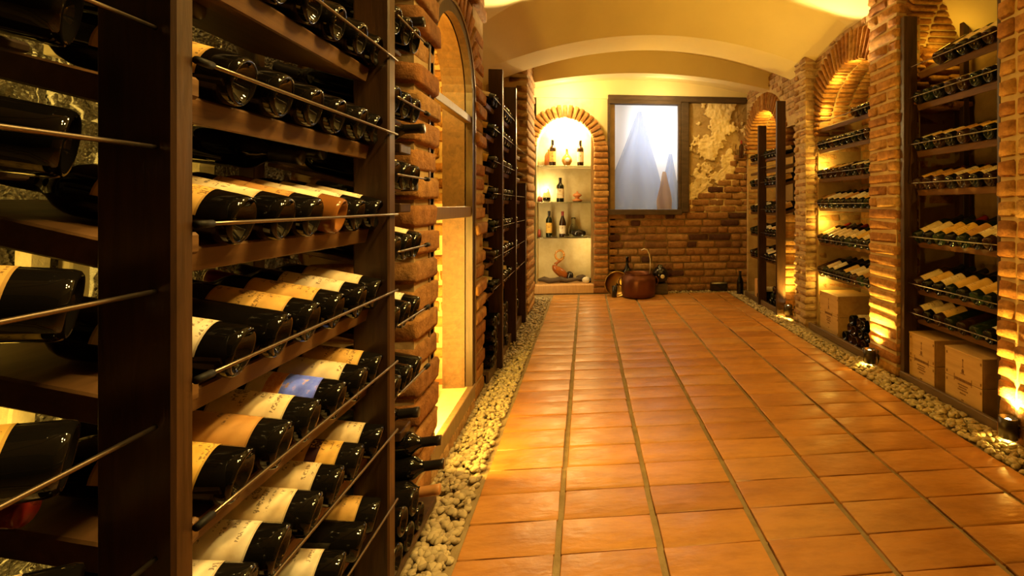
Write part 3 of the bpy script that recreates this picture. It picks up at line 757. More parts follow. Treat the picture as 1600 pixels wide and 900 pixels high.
def bottle(base, axis, up, lab=None, roll=0, kind='bordeaux', glass=None, cap=None, scale=1.0, label='', group=None, parts=True):
    gl, labs, caps = BM[kind]
    a = Vector(axis).normalized(); x = Vector(up); x = (x-a*x.dot(a)).normalized(); yv = a.cross(x)
    M4 = T(*base) @ Matrix((x, yv, a)).transposed().to_4x4() @ RZ(roll) @ S(scale, scale, scale)
    o = obj('wine_bottle', gl[glass or R.choice(['g_black', 'g_black', 'g_green', 'g_brown'])], None, M4)
    tag(o, label, 'bottle', group)
    if parts:
        for nm, me in ((('paper_label', labs[lab]) if lab else (None, None)), ('capsule', caps[cap or R.choice(['c_black', 'c_black', 'c_red', 'c_grey'])])):
            if me is None: continue
            c = bpy.data.objects.new(nm, me); LINK(c); c.parent = o
    NB[0] += 1
    return o
ORD = ['first', 'second', 'third', 'fourth', 'fifth', 'sixth', 'seventh', 'eighth', 'ninth', 'tenth']
LW = {'cream': 'cream', 'pale': 'white', 'gold': 'gold', 'ochre': 'ochre', 'blue picture': 'blue picture', 'banded gold': 'banded gold', 'yellow': 'yellow'}

# ------------------------------------------------------------------ racks
def rod(parent, x, y0, y1, z, caps=True, bow=.0, r=.0035):
    bm = bmesh.new(); n = 8
    tube(bm, [(x, y0+(y1-y0)*i/n, z-bow*math.sin(PI*i/n)) for i in range(n+1)], r*.85, 8)
    ro = obj('retaining_rod', from_bm('retaining_rod', bm, M['rod'], True), parent)
    if caps:
        bm = bmesh.new(); tube(bm, [(x, y0-.004, z), (x, y0+.022, z)], r*1.5, 10)
        obj('rubber_cap', from_bm('rubber_cap', bm, M['cap'], True), parent)
def shelf(parent, sx, xb, y0, y1, z, tilt, rad=.0395, depth=.30, th=.03, front=.022, m=None):
    """board under bottles whose base centres sit at (xb, z); sx=+1 when the wall is towards +x"""
    a = Vector((sx*math.cos(tilt), 0, math.sin(tilt))); nn = Vector((-sx*math.sin(tilt), 0, math.cos(tilt)))
    org = Vector((xb, 0, z))-nn*(rad+.0012)
    bm = bmesh.new(); bmbox(bm, front, depth, y0, y1, -th, 0, .003)
    Mx = Matrix((a, Vector((0, 1, 0)), nn)).transposed().to_4x4(); Mx.translation = org
    bmesh.ops.transform(bm, matrix=Mx, verts=bm.verts[:])
    return obj('shelf', from_bm('shelf', bm, m or M['shelf']), parent)
def row(sx, xb, ys, z, t, lam, labs, where, group, prefix='', kinds=None, glasses=None, partsy=True, scale=1.0):
    """bottles side by side, bases to the aisle"""
    tl = math.atan(t)
    for i, yb in enumerate(ys):
        lb = labs[i % len(labs)]
        ax = (sx, lam, t)
        nm = f"{LW[lb]} labelled bottle" if lb else 'unlabelled dark bottle'
        bottle((xb+R.uniform(-.004, .004), yb, z), ax, (-sx*t, 0, 1), lb, R.uniform(-.35, .35)-(.15*sx), (kinds[i] if kinds else R.choice(['bordeaux', 'bordeaux', 'bordeaux', 'burgundy'])),
               glass=(glasses[i] if glasses else None), label=where(i, nm, len(ys)), group=group, parts=partsy, scale=scale)
LL = ['cream', 'pale', 'gold', 'cream', 'cream', 'ochre', 'pale', 'yellow', 'cream']
def mixlabs(n, none=.12): return [None if R.random() < none else R.choice(LL) for _ in range(n)]

# --- nearest rack
r1 = thing('wine_rack', 'tall dark timber rack nearest the camera, steel rods across its shelves', 'rack', (-.6, .64, 0))
XF1 = -.50
for a, b_ in ((.626, .657), (1.258, 1.298)):
    box('post', M['post'], -.588, XF1, a, b_, 0, 2.06, r1, .004)
    box('back_post', M['post'], -.86, -.82, a, b_, 0, 2.06, r1, .003)
box('back_post', M['post'], -.86, -.835, .93, .955, 0, 2.06, r1, .003)
TL, LAMB = .25, -.2
ZL1 = [1.48, 1.285, 1.075, .876, .688, .508, .325]
L1 = {1.48: [None, None, 'cream', None, 'yellow', 'pale'], 1.285: ['gold', None, None, None, 'cream', None], 1.075: ['gold', 'cream', 'ochre', 'cream', 'pale', 'cream'],
      .876: ['pale', None, 'gold', 'gold', 'pale', 'cream'], .688: ['yellow', 'ochre', 'cream', 'blue picture', 'cream', 'gold'], .508: ['pale', 'pale', 'cream', 'cream', 'banded gold', 'cream'], .325: ['cream', None, None, 'pale', None, 'gold']}
for si, z in enumerate(ZL1):
    shelf(r1, -1, -.515, .658, 1.257, z, math.atan(TL), th=.038)
    bmc = box('shelf_block', M['shelf'], -.575, -.525, .658, .70, z-.042, z-.012, r1, .004)
    if si < 7: rod(r1, -.4955, .657, 1.30, z+.0, bow=.0)
    ys_ = [.772+.0925*k for k in range(6)]
    if si == 0: ys_[0] -= .0
    gg = ['g_black']*6
    if si == 2: gg[3] = 'g_amber'
    row(-1, -.515, ys_, z, TL, LAMB, L1[z], (lambda i, nm, n, si=si: f"{nm}, {ORD[i]} from near post, {ORD[si]} shelf down, nearest rack"), 'bottles in the middle bay of the nearest rack', glasses=gg, kinds=['bordeaux']*6)
# bay towards the camera
ZA = [1.31, 1.165, .99, .825, .665, .50]
LA = [[None, None], [None, None], ['cream', 'gold'], ['yellow', 'yellow'], [None, 'cream'], ['gold', 'cream']]
for si, z in enumerate(ZA):
    shelf(r1, -1, -.555, .02, .605, z, math.atan(.2), th=.012, front=.07, depth=.20, m=M['beam'])
    rod(r1, -.521, .0, .626, z+.005, caps=False)
    row(-1, -.558, [.572], z, .2, -.72, [LA[si][1]], (lambda i, nm, n, si=si: f"{nm} ending at the near post, {ORD[si]} shelf down, bay with rock wall behind"), 'bottles in the bay beside the camera', glasses=['g_black'])
# bay against the brick pillar
ZC = [1.60, 1.385, 1.18, .975, .78, .595]
for si, z in enumerate(ZC):
    shelf(r1, -1, -.515, 1.299, 1.54, z, math.atan(TL), th=.014, front=.05)
    rod(r1, -.4955, 1.30, 1.53, z, caps=False)
    bm = bmesh.new(); tube(bm, [(-.4955, 1.522, z), (-.4955, 1.545, z)], .007, 10); obj('rubber_cap', from_bm('rubber_cap', bm, M['cap'], True), r1)
    row(-1, -.515, [1.345, 1.425, 1.505], z, TL, -.1, [['cream', None, 'pale'], [None]*3, [None, 'cream', None], ['gold', 'cream', 'cream'], ['cream', 'gold', 'pale'], ['cream', 'cream', None]][si],
        (lambda i, nm, n, si=si: f"{nm}, {ORD[i]} past second post, {ORD[si]} shelf down, beside worn pillar"), 'bottles beside the worn brick pillar', glasses=['g_black']*3)
# bottles whose necks point into the aisle beside the pillar
for i, (z, yb, xe, cap) in enumerate(((1.70, 1.64, -.545, 'c_black'), (1.34, 1.64, -.545, 'c_black'), (1.145, 1.64, -.57, 'c_black'), (.40, 1.60, -.55, 'c_black'), (.285, 1.64, -.49, 'c_black'), (.215, 1.62, -.475, 'c_black'), (.165, 1.56, -.47, 'c_tan'))):
    t = .06
    bottle((xe-.30*math.cos(t), yb, z), (1, .06, t), (0, 0, 1), None, 0, 'bordeaux', 'g_black', cap, label=f"{'tan' if cap == 'c_tan' else 'black'} capped bottle with neck towards the aisle, {ORD[i]} from top beside worn pillar", group='bottles lying neck outwards beside the worn pillar')
for i, z in enumerate((1.66, 1.30, 1.105, .36)): box('bearer', M['post'], -.84, -.60, 1.60, 1.69, z-.03, z, r1, .003)
box('bottom_board', M['post'], -.86, -.52, 1.30, 1.71, .06, .085, r1)
for i, (yb, zb) in enumerate(((1.36, .125), (1.45, .125), (1.54, .125), (1.40, .20), (1.49, .20))):
    bottle((-.515, yb, zb), (-1, -.05, .02), (0, 0, 1), [None, 'cream', None, 'cream', None][i], .2, 'bordeaux', 'g_black', label=f"dark bottle in the bottom pile of the nearest rack, {ORD[i]} of the pile", group='bottom pile in the nearest rack')
# second layer, lying deeper in the nearest rack: necks towards the aisle
for i, (yb, z, lb, cap, yy) in enumerate(((.70, 1.40, 'cream', 'c_black', 0), (.80, 1.405, None, 'c_grey', 0), (1.08, 1.19, None, 'c_black', 0), (1.17, 1.21, 'pale', 'c_black', 0), (1.05, .985, 'pale', 'c_black', 0), (1.15, .78, None, 'c_black', 0), (.52, .90, None, 'c_black', 0), (.575, .755, 'pale', 'c_black', 0), (.56, .74, None, 'c_red', 0), (.53, .585, 'cream', 'c_red', 0), (.46, .60, None, 'c_red', 0), (.50, 1.245, 'cream', 'c_black', 0))):
    bottle((-.925, yb, z+.05), (1, .12, -.12), (0, 0, 1), lb, .2, 'bordeaux', 'g_black', cap, label=f"{LW[lb]+' labelled' if lb else 'plain dark'} bottle lying behind the front row, {ORD[i] if i < 10 else ['eleventh', 'twelfth'][i-10]} such in nearest rack", group='bottles behind the front row of the nearest rack')

# --- second rack on the same side
r2 = thing('wine_rack', 'narrow dark rack of crowded bottles beyond the lit showcase', 'rack', (-.6, 3.8, 0))
for a, b_, zt in ((3.205, 3.24, 2.0), (3.815, 3.85, 2.03), (4.42, 4.455, 1.3)):
    box('post', M['post'], -.645, -.553, a, b_, 0, zt, r2, .003)
    box('back_post', M['post'], -.94, -.90, a, b_, 0, zt, r2, .003)
box('plinth', M['plinth'], -.61, -.59, 2.95, 4.68, 0, .085, r2)
box('base_board', M['plinth'], -.94, -.61, 2.95, 4.68, .06, .085, r2)
ZL2 = [1.76, 1.57, 1.37, 1.17, .96, .77, .58]
for (y0_, y1_, nb, bay) in ((2.96, 3.204, 2, 'near'), (3.241, 3.814, 5, 'middle'), (3.851, 4.419, 2, 'far')):
    for si, z in enumerate(ZL2):
        if bay == 'far' and si in (0,): continue
        shelf(r2, -1, -.575, y0_, y1_, z, math.atan(.22), depth=.28)
        rod(r2, -.562, y0_, y1_, z, caps=False, r=.0016)
        ys_ = [y0_+(.13 if bay == 'middle' else .06)+.0925*k for k in range(nb)] if bay != 'near' else [3.06, 3.15]
        row(-1, -.575, ys_, z, .22, -.1, mixlabs(nb, .25), (lambda i, nm, n, si=si, bay=bay: f"{nm}, {ORD[i]} along, {ORD[si]} shelf down, {bay} bay past showcase"), f'bottles in the {bay} bay of the second rack')
    k = 0
    for zz in (.127, .205, .283, .361):
        for q, yb in enumerate([y0_+.05+.0925*q+(.04 if k % 2 else 0) for q in range(min(nb, 3 if bay == 'middle' else 2))]):
            if yb > y1_-.05: continue
            bottle((-.57+R.uniform(-.01, .01), yb, zz), (-1, 0, .01), (0, 0, 1), None, 0, 'bordeaux', 'g_black', label=f"dark bottle, {ORD[q]} along, {ORD[k]} layer up, bottom heap of {bay} bay past showcase", group=f'bottom heap in the {bay} bay of the second rack', parts=False)
        k += 1

# --- racks of the arched bays
def side_rack(name, label, posts, xf, zt, y0, y1, plinth=True):
    r = thing('wine_rack', label, 'rack', (xf, (y0+y1)/2, 0))
    for a, b_ in posts:
        box('post', M['post'], xf, xf+.09, a, b_, 0, zt, r, .003)
        box('back_post', M['post'], xf+.40, xf+.44, a, b_, 0, zt, r, .003)
    if plinth:
        box('plinth', M['plinth'], 1.968, 1.99, y0, y1, 0, .055, r, .003)
        box('base_board', M['plinth'], 1.99, 2.43, y0, y1, .0, .012, r, .001)
    return r
ra = side_rack('wine_rack', 'rack in the near arched bay with two wooden crates under its shelves', [(2.785, 2.82), (2.095, 2.115)], 1.975, 2.28, 2.10, 2.82)
ZR1 = [1.945, 1.755, 1.465, 1.225, .895, .605, .425]
TR = [.62, .36, .34, .36, .5, .44, .38]
for si, (z, t) in enumerate(zip(ZR1, TR)):
    shelf(ra, 1, 2.022, 2.117, 2.784, z, math.atan(t), depth=.29, th=.04)
    rod(ra, 2.002, 2.11, 2.83, z+.008, caps=False, r=.003)
    nb = 7; ys_ = [2.745-.0875*k for k in range(nb)]
    lb = mixlabs(nb, .1)
    if si == 0: ys_ = ys_[2:7]; lb = [None, 'cream', 'cream', 'cream', 'pale']
    if si == 6: lb = ['cream', 'cream', 'gold', None, None, None, 'pale']
    row(1, 2.022, ys_, z, t, -.2, lb, (lambda i, nm, n, si=si: f"{nm}, {ORD[i]} from dark post, {ORD[si]} shelf down, above two crates"), f'bottles in the bay above the two crates', kinds=['bordeaux']*8)
rb = side_rack('wine_rack', 'rack under the glowing brick arch with one crate and a bottle heap below', [(3.14, 3.165)], 2.0, 2.05, 3.14, 4.05)
ZR2 = [1.80, 1.615, 1.36, 1.105, .80, .525]
for si, z in enumerate(ZR2):
    t = [.4, .32, .32, .42, .5, .42][si]
    shelf(rb, 1, 2.022, 3.166, 4.04, z, math.atan(t), depth=.29, th=.035)
    rod(rb, 2.002, 3.14, 4.08, z+.006, caps=False, r=.003)
    nb = 9; ys_ = [3.965-.0875*k for k in range(nb)]
    if si == 0: ys_ = ys_[6:]
    row(1, 2.022, ys_, z, t, -.15, mixlabs(nb, .1), (lambda i, nm, n, si=si: f"{nm}, {ORD[i]} from bright jamb, {ORD[si]} shelf down, under glowing arch"), 'bottles under the glowing arch', kinds=['bordeaux']*9)
box('back_post', M['post'], 2.40, 2.44, 3.62, 3.66, 0, 2.1, rb, .003)
box('bay_shade_sheet', M['post'], 2.435, 2.45, 3.1, 3.62, 0, 2.2, rb, .002)  # dark sheet added to paint the shade deep in the bay
k = 0
for zz, ofs, n in ((.055, 0, 5), (.128, .043, 4), (.20, .086, 3)):
    for q in range(n):
        bottle((2.05+R.uniform(-.015, .015), 3.60-.0855*q-ofs, zz), (1, -.1, .03), (0, 0, 1), 'cream' if zz > .15 or q == 0 else None, 0, 'bordeaux', label=f"dark bottle in the heap beside the single crate, {ORD[k] if k < 10 else ['eleventh', 'twelfth'][k-10]} of the heap", group='bottle heap beside the single crate'); k += 1
rc = thing('wine_rack', 'freestanding black rack in front of the far arch', 'rack', (1.9, 5.0, 0))
for a, b_, zt in ((4.485, 4.515, 2.12), (4.985, 5.015, 1.96)):
    box('post', M['post'], 1.86, 1.95, a, b_, 0, zt, rc, .003); box('back_post', M['post'], 2.26, 2.30, a, b_, 0, zt, rc, .003)
box('plinth', M['plinth'], 1.885, 1.905, 4.516, 5.5, 0, .07, rc, .003); box('base_board', M['plinth'], 1.905, 2.3, 4.58, 5.5, .01, .03, rc, .001)
ZR3 = [1.63, 1.50, 1.34, 1.05, .80, .54]
for (a, b_, nb, bay) in ((4.58, 4.984, 4, 'near'), (5.016, 5.45, 3, 'far')):
    for si, z in enumerate(ZR3):
        t = .3 if si else .2
        shelf(rc, 1, 1.902, a, b_, z, math.atan(t), depth=.27, th=.03)
        rod(rc, 1.884, a, b_, z, caps=False, r=.003)
        if si == 1: continue
        ys_ = [a+.05+.09*q for q in range(nb)] if bay == 'near' else [a+.05+.13*q for q in range(nb)]
        row(1, 1.902, ys_, z, t, -.1, mixlabs(nb, .2), (lambda i, nm, n, si=si, bay=bay: f"{nm}, {ORD[i]} along, {ORD[si]} shelf down, {bay} bay of freestanding rack"), f'bottles in the {bay} bay of the freestanding rack')
for q, (yb, zz) in enumerate(((4.64, .072), (4.73, .072), (4.82, .072), (4.68, .145), (4.77, .145), (4.72, .22), (5.08, .072), (5.17, .072), (5.12, .145))):
    bottle((1.92, yb, zz), (1, -.1, .04), (0, 0, 1), 'cream' if zz > .12 else None, 0, 'bordeaux', label=f"dark bottle in the bottom heap of the freestanding far rack, {ORD[q]} of the heap", group='bottom heap in the freestanding rack')

# ------------------------------------------------------------------ wooden crates
def crate(label, x, y0, y1, z, h, depth):
    c = thing('wooden_crate', label, 'crate', (x, (y0+y1)/2, z), 'wooden wine crates in the arched bays')
    hm = z+h*.5; th = .012
    for (za, zb) in ((z, hm-.0015), (hm+.0015, z+h)):
        box('front_board', M['crate'], x, x+th, y0+.0, y1-.0, za, zb, c, .0015)
        box('back_board', M['crate'], x+depth-th, x+depth, y0, y1, za, zb, c, .0015)
        for ya, yb in ((y0, y0+th), (y1-th, y1)): box('end_board', M['crate'], x+th+.0005, x+depth-th-.0005, ya, yb, za, zb, c, .0015)
        # lock joints at the corners
        for yy in (y0+.004, y1-.004-.014):
            for zz in (za+.012, zb-.028): box('joint_mark', M['ink'], x-.0006, x+.001, yy, yy+.014*.6, zz, zz+.014, c, 0)
    box('lid', M['crate'], x-.002, x+depth+.002, y0-.002, y1+.002, z+h-.001, z+h+.010, c, .0015)
    # branded crest and lines of print, burnt into the boards
    yc_ = (y0+y1)/2; bm = bmesh.new(); X = x-.0007
    def rect(a, b_, za, zb): bmbox(bm, X, X+.0012, min(a, b_), max(a, b_), za, zb)
    rect(yc_-.004, yc_+.004, z+h*.86, z+h*.90); rect(yc_-.002, yc_+.002, z+h*.74, z+h*.86); rect(yc_-.007, yc_+.007, z+h*.755, z+h*.765)
    rect(yc_-.008, yc_+.008, z+h*.64, z+h*.70); rect(yc_-.016, yc_+.016, z+h*.622, z+h*.634); rect(yc_-.004, yc_+.004, z+h*.70, z+h*.72)
    y = yc_-.055
    while y < yc_+.055:
        wd = R.uniform(.004, .008); rect(y, y+wd*.7, z+h*.475, z+h*.53); y += wd
    rect(yc_-.060, yc_-.056, z+h*.45, z+h*.58); rect(yc_+.056, yc_+.060, z+h*.45, z+h*.58)
    for q, (hw, zz) in enumerate(((.034, .40), (.026, .355), (.034, .31), (.02, .25), (.006, .13))):
        y = yc_-hw
        while y < yc_+hw:
            wd = R.uniform(.003, .006); rect(y, y+wd*.65, z+h*zz, z+h*(zz+.025)); y += wd
    obj('printed_mark', from_bm('printed_mark', bm, M['ink']), c)
    return c
crate('pale pine crate with printed crest, the one beside the dark post', 2.005, 2.565, 2.778, .013, .29, .32)
crate('pale pine crate with printed crest, the one beside the near brick pillar', 2.005, 2.232, 2.482, .013, .29, .32)
crate('pale pine crate standing alone on the base board under the glowing arch', 2.05, 3.70, 4.0, .013, .325, .30)
sc_ = box('wooden_box', M['wood_light'], 1.94, 2.06, 5.24, 5.32, .031, .25, bev=.003)
tag(sc_, 'small upright light wood box in the freestanding far rack', 'box')

# ------------------------------------------------------------------ floor spotlights
def floor_lamp(label, x, y, z, h, r, power_up, power_dn):
    t = thing('floor_spotlight', label, 'lamp', (x, y, 0), 'floor spotlights at the pillars')
    bm = bmesh.new(); seg = 20; rings = []
    for rr_, zz in ((r*.86, z+.002), (r, z), (r, z+h), (r*.88, z+h), (r*.84, z+h*.55), (r*.3, z+h*.52)):
        rings.append([bm.verts.new((x+rr_*math.cos(2*PI*k/seg), y+rr_*math.sin(2*PI*k/seg), zz)) for k in range(seg)])
    for a, b_ in zip(rings, rings[1:]):
        for k in range(seg): bm.faces.new((a[k], a[(k+1) % seg], b_[(k+1) % seg], b_[k]))
    obj('housing', from_bm('housing', bm, M['lampmetal'], True), t)
    bm = bmesh.new(); tube(bm, [(x+r+.02, y-.01, 0), (x+r+.02, y-.01, z+h*.9)], .006, 8); obj('stake', from_bm('stake', bm, M['lampmetal'], True), t)
    bm = bmesh.new(); tube(bm, [(x+r*.9, y-.005, z+h*.5), (x+r+.02, y-.01, z+h*.5)], .006, 8); obj('bracket', from_bm('bracket', bm, M['lampmetal'], True), t)
    m, nt, b = mat('lamp_bulb'); b.inputs['Emission Color'].default_value = (1, .72, .3, 1); b.inputs['Emission Strength'].default_value = 40
    bm = bmesh.new(); bmesh.ops.create_uvsphere(bm, u_segments=12, v_segments=8, radius=r*.42, matrix=T(x, y, z+h*.78))
    obj('bulb', from_bm('bulb', bm, m, True), t)
    l = lamp('floor_spotlight_up', 'SPOT', (x, y, z+h+.005), power_up, WARM2, .02, to=(x+.16, y, z+h+1), spot=100, blend=.8)
    l2 = lamp('floor_spotlight_down', 'SPOT', (x, y, z-.006), power_dn, WARM2, .015, to=(x-.02, y, 0), spot=150, blend=.5)
    return t
floor_lamp('black cylindrical spotlight at the foot of the nearest brick pillar', 1.915, 1.99, .04, .092, .037, 85, 8)
floor_lamp('black cylindrical spotlight at the foot of the pillar by the single crate bay', 1.895, 3.02, .04, .092, .037, 85, 8)
floor_lamp('black cylindrical spotlight at the foot of the rough pillar by the freestanding rack', 1.945, 4.42, .04, .092, .037, 60, 8)

# ------------------------------------------------------------------ niche contents
def stand(name, prof, m, x, y, z, label, cat, parts=(), seg=24, sy=1.0, lean=0):
    o = obj(name, lathe(name, prof, m, seg), None, T(x, y, z) @ RY(lean) @ S(1, sy, 1)); tag(o, label, cat, 'things displayed in the lit niche')
    return o
def niche_bottle(x, z, h, glass, lab, label, kind='bordeaux', cap='c_black', y=6.08, wide=1.0):
    s_ = h/.3
    o = bottle((x, y, z+.0005), (0, 0, 1), (0, -1, 0), lab, 0, kind, glass, cap, s_, label, 'things displayed in the lit niche')
    o.matrix_basis = o.matrix_basis @ S(wide, wide, 1); return o
Z1, Z2, Z3 = 1.5935, 1.1365, .6945
niche_bottle(-.425, Z1, .33, 'g_brown', 'gold', 'tall brown bottle with gold label on the top niche shelf', wide=1.0)
pr_j = [(0, .0), (.055, 0), (.06, .01), (.06, .12), (.05, .16), (.02, .19), (.016, .21), (.02, .215), (0, .22)]
stand('flagon', pr_j, M['amber'], -.475, 6.15, Z1, 'squat amber flagon behind the gold labelled bottle on the top niche shelf', 'flagon')
fl = stand('round_flask', [(0, 0), (.03, 0), (.032, .006), (.05, .025), (.068, .065), (.062, .10), (.035, .135), (.016, .155), (.013, .21), (.017, .215), (0, .22)], M['honey'], -.245, 6.08, Z1, 'round honey coloured flask with round seal on the top niche shelf', 'flask', sy=.6)
o = obj('seal', lathe('seal', [(0, .003), (.026, .003), (.028, 0), (0, 0)], M['white'], 20), fl, T(-.235, 6.033, Z1+.075) @ RX(PI/2))
niche_bottle(-.075, Z1, .325, 'g_brown', 'pale', 'tall dark bottle with white label on the top niche shelf', wide=1.0)
niche_bottle(-.33, Z2, .305, 'g_green', 'cream', 'broad green bottle with cream label on the middle niche shelf', wide=1.22)
v_ = stand('glass_carafe', [(0, 0), (.04, 0), (.048, .02), (.052, .06), (.042, .10), (.022, .15), (.02, .165), (.017, .165), (.019, .15), (.038, .10), (.048, .06), (.044, .02), (0, .006)], M['clear'], -.50, 6.1, Z2, 'small clear carafe of dark wine on the middle niche shelf', 'carafe')
obj('wine', lathe('wine', [(0, .008), (.042, .02), (.0475, .055), (0, .056)], M['blackpot'], 24), v_, T(-.50, 6.1, Z2))
stand('stopper_jar', [(0, 0), (.03, 0), (.034, .03), (.03, .06), (.012, .075), (.0, .08)], M['redglaze'], -.585, 6.12, Z2, 'tiny dark red jar beside the carafe on the middle niche shelf', 'jar')
cr = stand('stacked_bowls', [(0, 0), (.05, 0), (.062, .012), (.066, .03), (.04, .035), (.02, .05), (.03, .06), (.055, .075), (.06, .09), (.04, .105), (.015, .115), (.008, .135), (0, .14)], M['ceramic'], -.115, 6.09, Z2, 'orange lidded ceramic jar on the middle niche shelf', 'jar')
niche_bottle(-.47, Z3, .325, 'g_green', 'yellow', 'green bottle with yellow label on the lower niche shelf', wide=.95)
niche_bottle(-.30, Z3, .32, 'g_brown', 'pale', 'bottle with red and white label on the lower niche shelf', wide=1.0, cap='c_red', kind='burgundy')
stand('boot_jar', [(0, 0), (.022, 0), (.02, .05), (.014, .09), (0, .1)], M['redglaze'], -.59, 6.08, Z3, 'slim red pot at the end of the lower niche shelf', 'pot')
stand('glass_jug', [(0, 0), (.06, 0), (.066, .01), (.07, .06), (.055, .12), (.03, .16), (.022, .21), (.03, .24), (.026, .24), (.019, .21), (.027, .16), (.05, .118), (.064, .06), (.06, .012), (0, .008)], M['clear'], -.165, 6.16, Z3, 'tall clear glass jug behind the dark dish on the lower niche shelf', 'jug')
dk = stand('lidded_dish', [(0, 0), (.06, 0), (.085, .02), (.092, .045), (.08, .07), (.05, .082), (.015, .086), (.013, .096), (0, .1)], M['blackpot'], -.095, 6.08, Z3, 'dark round lidded dish on the lower niche shelf', 'dish', sy=.7)
# twisted sculpture on the ledge
bm = bmesh.new(); pts = []; rad = []
for i in range(40):
    t = i/39; pts.append((-.34+.055*math.sin(t*PI*2.3), 6.08+.02*math.cos(t*5), .125+.30*t)); rad.append(.018+.045*math.sin(PI*min(1, t*1.25))*(1-.4*t))
tube(bm, pts, rad, 12)
sp_ = obj('twisted_vase', from_bm('twisted_vase', bm, M['amber'], True)); tag(sp_, 'twisted amber glass sculpture on the niche ledge', 'sculpture')
bm = bmesh.new()
tube(bm, [(-.335+.055*math.cos(a), 6.07, .46+.06*math.sin(a)) for a in [2*PI*i/24 for i in range(25)]], .014, 10)
obj('loop', from_bm('loop', bm, M['honey'], True), sp_)
bm = bmesh.new()
tube(bm, [(-.60+.07*i, 6.02+.012*math.sin(i*1.7), .155+.012*math.sin(i*2.1)) for i in range(9)], [.018, .034, .036, .03, .034, .028, .024, .02, .012], 10)
tag(obj('driftwood', from_bm('driftwood', bm, M['drift'], True)), 'long dark piece of driftwood lying along the niche ledge', 'driftwood')
def stone(x, y, z, sx, sy, sz, m, label, cat='stone', name='stone'):
    bm = bmesh.new(); bmesh.ops.create_icosphere(bm, subdivisions=3, radius=1)
    for v in bm.verts:
        v.co *= 1+.18*mnoise.noise(v.co*1.5+Vector((x*9, 0, 0)))
        v.co = Vector((v.co.x*sx, v.co.y*sy, v.co.z*sz))
    o = obj(name, from_bm(name, bm, m, True), None, T(x, y, z+sz*.92)); return tag(o, label, cat)
stone(-.21, 6.11, .115, .05, .05, .07, M['blackpot'], 'black rounded stone beside the twisted sculpture')
stone(-.06, 6.14, .115, .07, .05, .045, M['drift'], 'flat brown stone at the back of the niche ledge')
stone(.0, 6.0, .115, .05, .04, .04, M['white'], 'pale stone at the end of the niche ledge')
stone(.06, 6.03, .115, .035, .04, .03, M['blackpot'], 'small black stone at the end of the niche ledge')

# ------------------------------------------------------------------ copper ware by the end wall
pot = obj('copper_cauldron', lathe('copper_cauldron', [(0, 0), (.15, 0), (.19, .02), (.205, .07), (.208, .20), (.198, .245), (.17, .268), (.165, .285), (.172, .292), (.155, .29), (.15, .26), (0, .06)], M['copper'], 40), None, T(.62, 5.62, 0))
tag(pot, 'large round copper cauldron on the floor before the end wall', 'cauldron')
for s_ in (-1, 1):
    bm = bmesh.new(); tube(bm, [(.62+s_*(.20+.035*math.sin(a)), 5.60, .19+.05*math.cos(a)) for a in [PI*i/10 for i in range(11)]], .008, 8); obj('handle', from_bm('handle', bm, M['copper'], True), pot)
bp_ = obj('brass_pan', lathe('brass_pan', [(0, .0), (.09, .0), (.135, .03), (.145, .07), (.15, .07), (.14, .026), (.1, -.008), (0, -.01)], M['brass'], 36), None, T(.37, 5.74, .14) @ RX(PI/2*.9) @ RY(0))
tag(bp_, 'hammered brass pan leaning upright beside the copper cauldron', 'pan')
bm = bmesh.new(); tube(bm, [(.33, 5.60, .01), (.335, 5.615, .13), (.37, 5.63, .155)], [.03, .035, .02], 12); tag(obj('small_jug', from_bm('small_jug', bm, M['blackpot'], True)), 'small dark jug on the floor by the brass pan', 'jug')
o = obj('demijohn', lathe('demijohn', [(0, 0), (.07, 0), (.085, .02), (.09, .12), (.075, .17), (.035, .21), (.02, .25), (.016, .34), (.02, .345), (.018, .36), (0, .36)], M['g_black'], 30), None, T(.505, 5.84, .10)); tag(o, 'tall necked black demijohn behind the copper cauldron', 'bottle')
st_ = box('stool_block', M['drift'], .42, .60, 5.78, 5.92, .012, .0995, bev=.006); tag(st_, 'low dark wooden block under the demijohn', 'block')
bl_ = obj('globe_jar', lathe('globe_jar', [(0, 0), (.04, .003), (.085, .03), (.105, .09), (.095, .15), (.06, .19), (.03, .205), (.028, .225), (0, .23)], M['blackpot'], 30), None, T(.905, 5.78, .135)); tag(bl_, 'glossy black round jar with pale label to one side of the cauldron', 'jar')
o = obj('paper_label', lathe('jar_seal', [(0, .004), (.022, .003), (.026, 0), (0, 0)], M['white'], 16), bl_, T(.92, 5.675, .23) @ RX(PI/2))
b2_ = box('stool_block', M['drift'], .82, .99, 5.70, 5.86, .012, .1345, bev=.006); tag(b2_, 'low dark wooden block under the round black jar', 'block')
bm = bmesh.new(); tube(bm, [(.655, 5.62, .555), (.69, 5.62, .572), (.725, 5.62, .56), (.75, 5.62, .51), (.762, 5.62, .45), (.765, 5.62, .38), (.755, 5.62, .27)], .008, 10)
hd = obj('bail_handle', from_bm('bail_handle', bm, simple('pale_wire', (.75, .68, .55), .3, .6), True), pot)
niche2 = bottle((1.86, 5.60, .004), (0, 0, 1), (-1, -1, 0), None, 0, 'burgundy', 'g_black', 'c_black', .98, 'black bottle standing on the chippings by the freestanding rack', None)
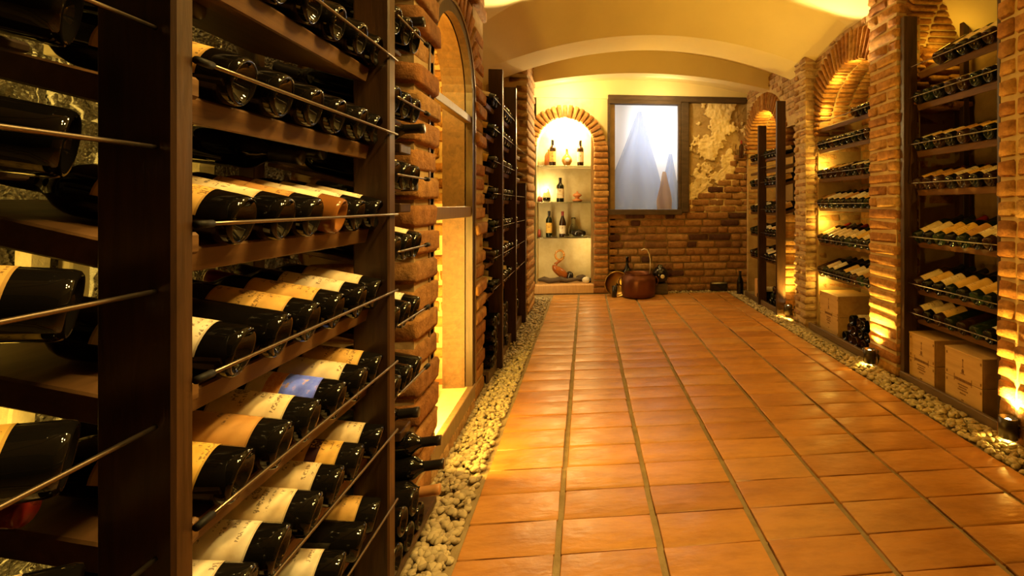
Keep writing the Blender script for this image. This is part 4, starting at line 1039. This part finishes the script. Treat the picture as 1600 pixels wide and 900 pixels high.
o = box('black_box', M['blackpot'], 1.56, 1.78, 5.83, 5.90, .015, .12, bev=.012); tag(o, 'low black box on the chippings at the foot of the end wall', 'box')
o = bottle((1.97, 5.885, 1.695), (0, 0, 1), (0, -1, 0), None, 0, 'bordeaux', 'g_brown', 'c_red', .75, 'small dark bottle standing on the stepped brick ledge by the far arch')

# ------------------------------------------------------------------ showcase contents
m, nt, b = mat('glowing_globe'); b.inputs['Emission Color'].default_value = (1, .62, .2, 1); b.inputs['Emission Strength'].default_value = 3; b.inputs['Base Color'].default_value = (.8, .45, .12, 1)
gl_ = obj('globe_lantern', lathe('globe_lantern', [(0, 0), (.02, 0), (.045, .02), (.055, .05), (.045, .08), (.02, .1), (.018, .11), (0, .112)], m, 24), None, T(-.80, 2.38, .78)); tag(gl_, 'round glowing lantern hanging inside the lit showcase', 'lantern')
bm = bmesh.new(); tube(bm, [(-.80, 2.38, .892), (-.80, 2.38, 1.074)], .002, 6); obj('wire', from_bm('wire', bm, M['cap']), gl_)
o = obj('glass_jar', lathe('glass_jar', [(0, 0), (.032, 0), (.035, .01), (.035, .07), (.026, .085), (.026, .10), (0, .10)], M['honey'], 20), None, T(-.75, 2.28, .1255)); tag(o, 'small honey coloured jar on the showcase sill', 'jar')
o = box('small_box', M['wood_light'], -.80, -.74, 2.42, 2.47, .1255, .185, bev=.003); tag(o, 'small wooden box on the showcase sill', 'box')
bm = bmesh.new(); tube(bm, [(-.78, 2.2, 1.0865), (-.785, 2.205, 1.13), (-.775, 2.2, 1.16), (-.78, 2.2, 1.20), (-.785, 2.2, 1.23)], [.055, .045, .05, .03, .012], 12); tag(obj('figurine', from_bm('figurine', bm, M['honey'], True)), 'carved ochre figurine on the glass shelf of the showcase', 'figurine')
o = obj('clay_cup', lathe('clay_cup', [(0, 0), (.025, 0), (.032, .05), (.028, .055), (.02, .01), (0, .008)], M['ceramic'], 18), None, T(-.76, 2.34, 1.0865)); tag(o, 'small clay cup beside the figurine in the showcase', 'cup')
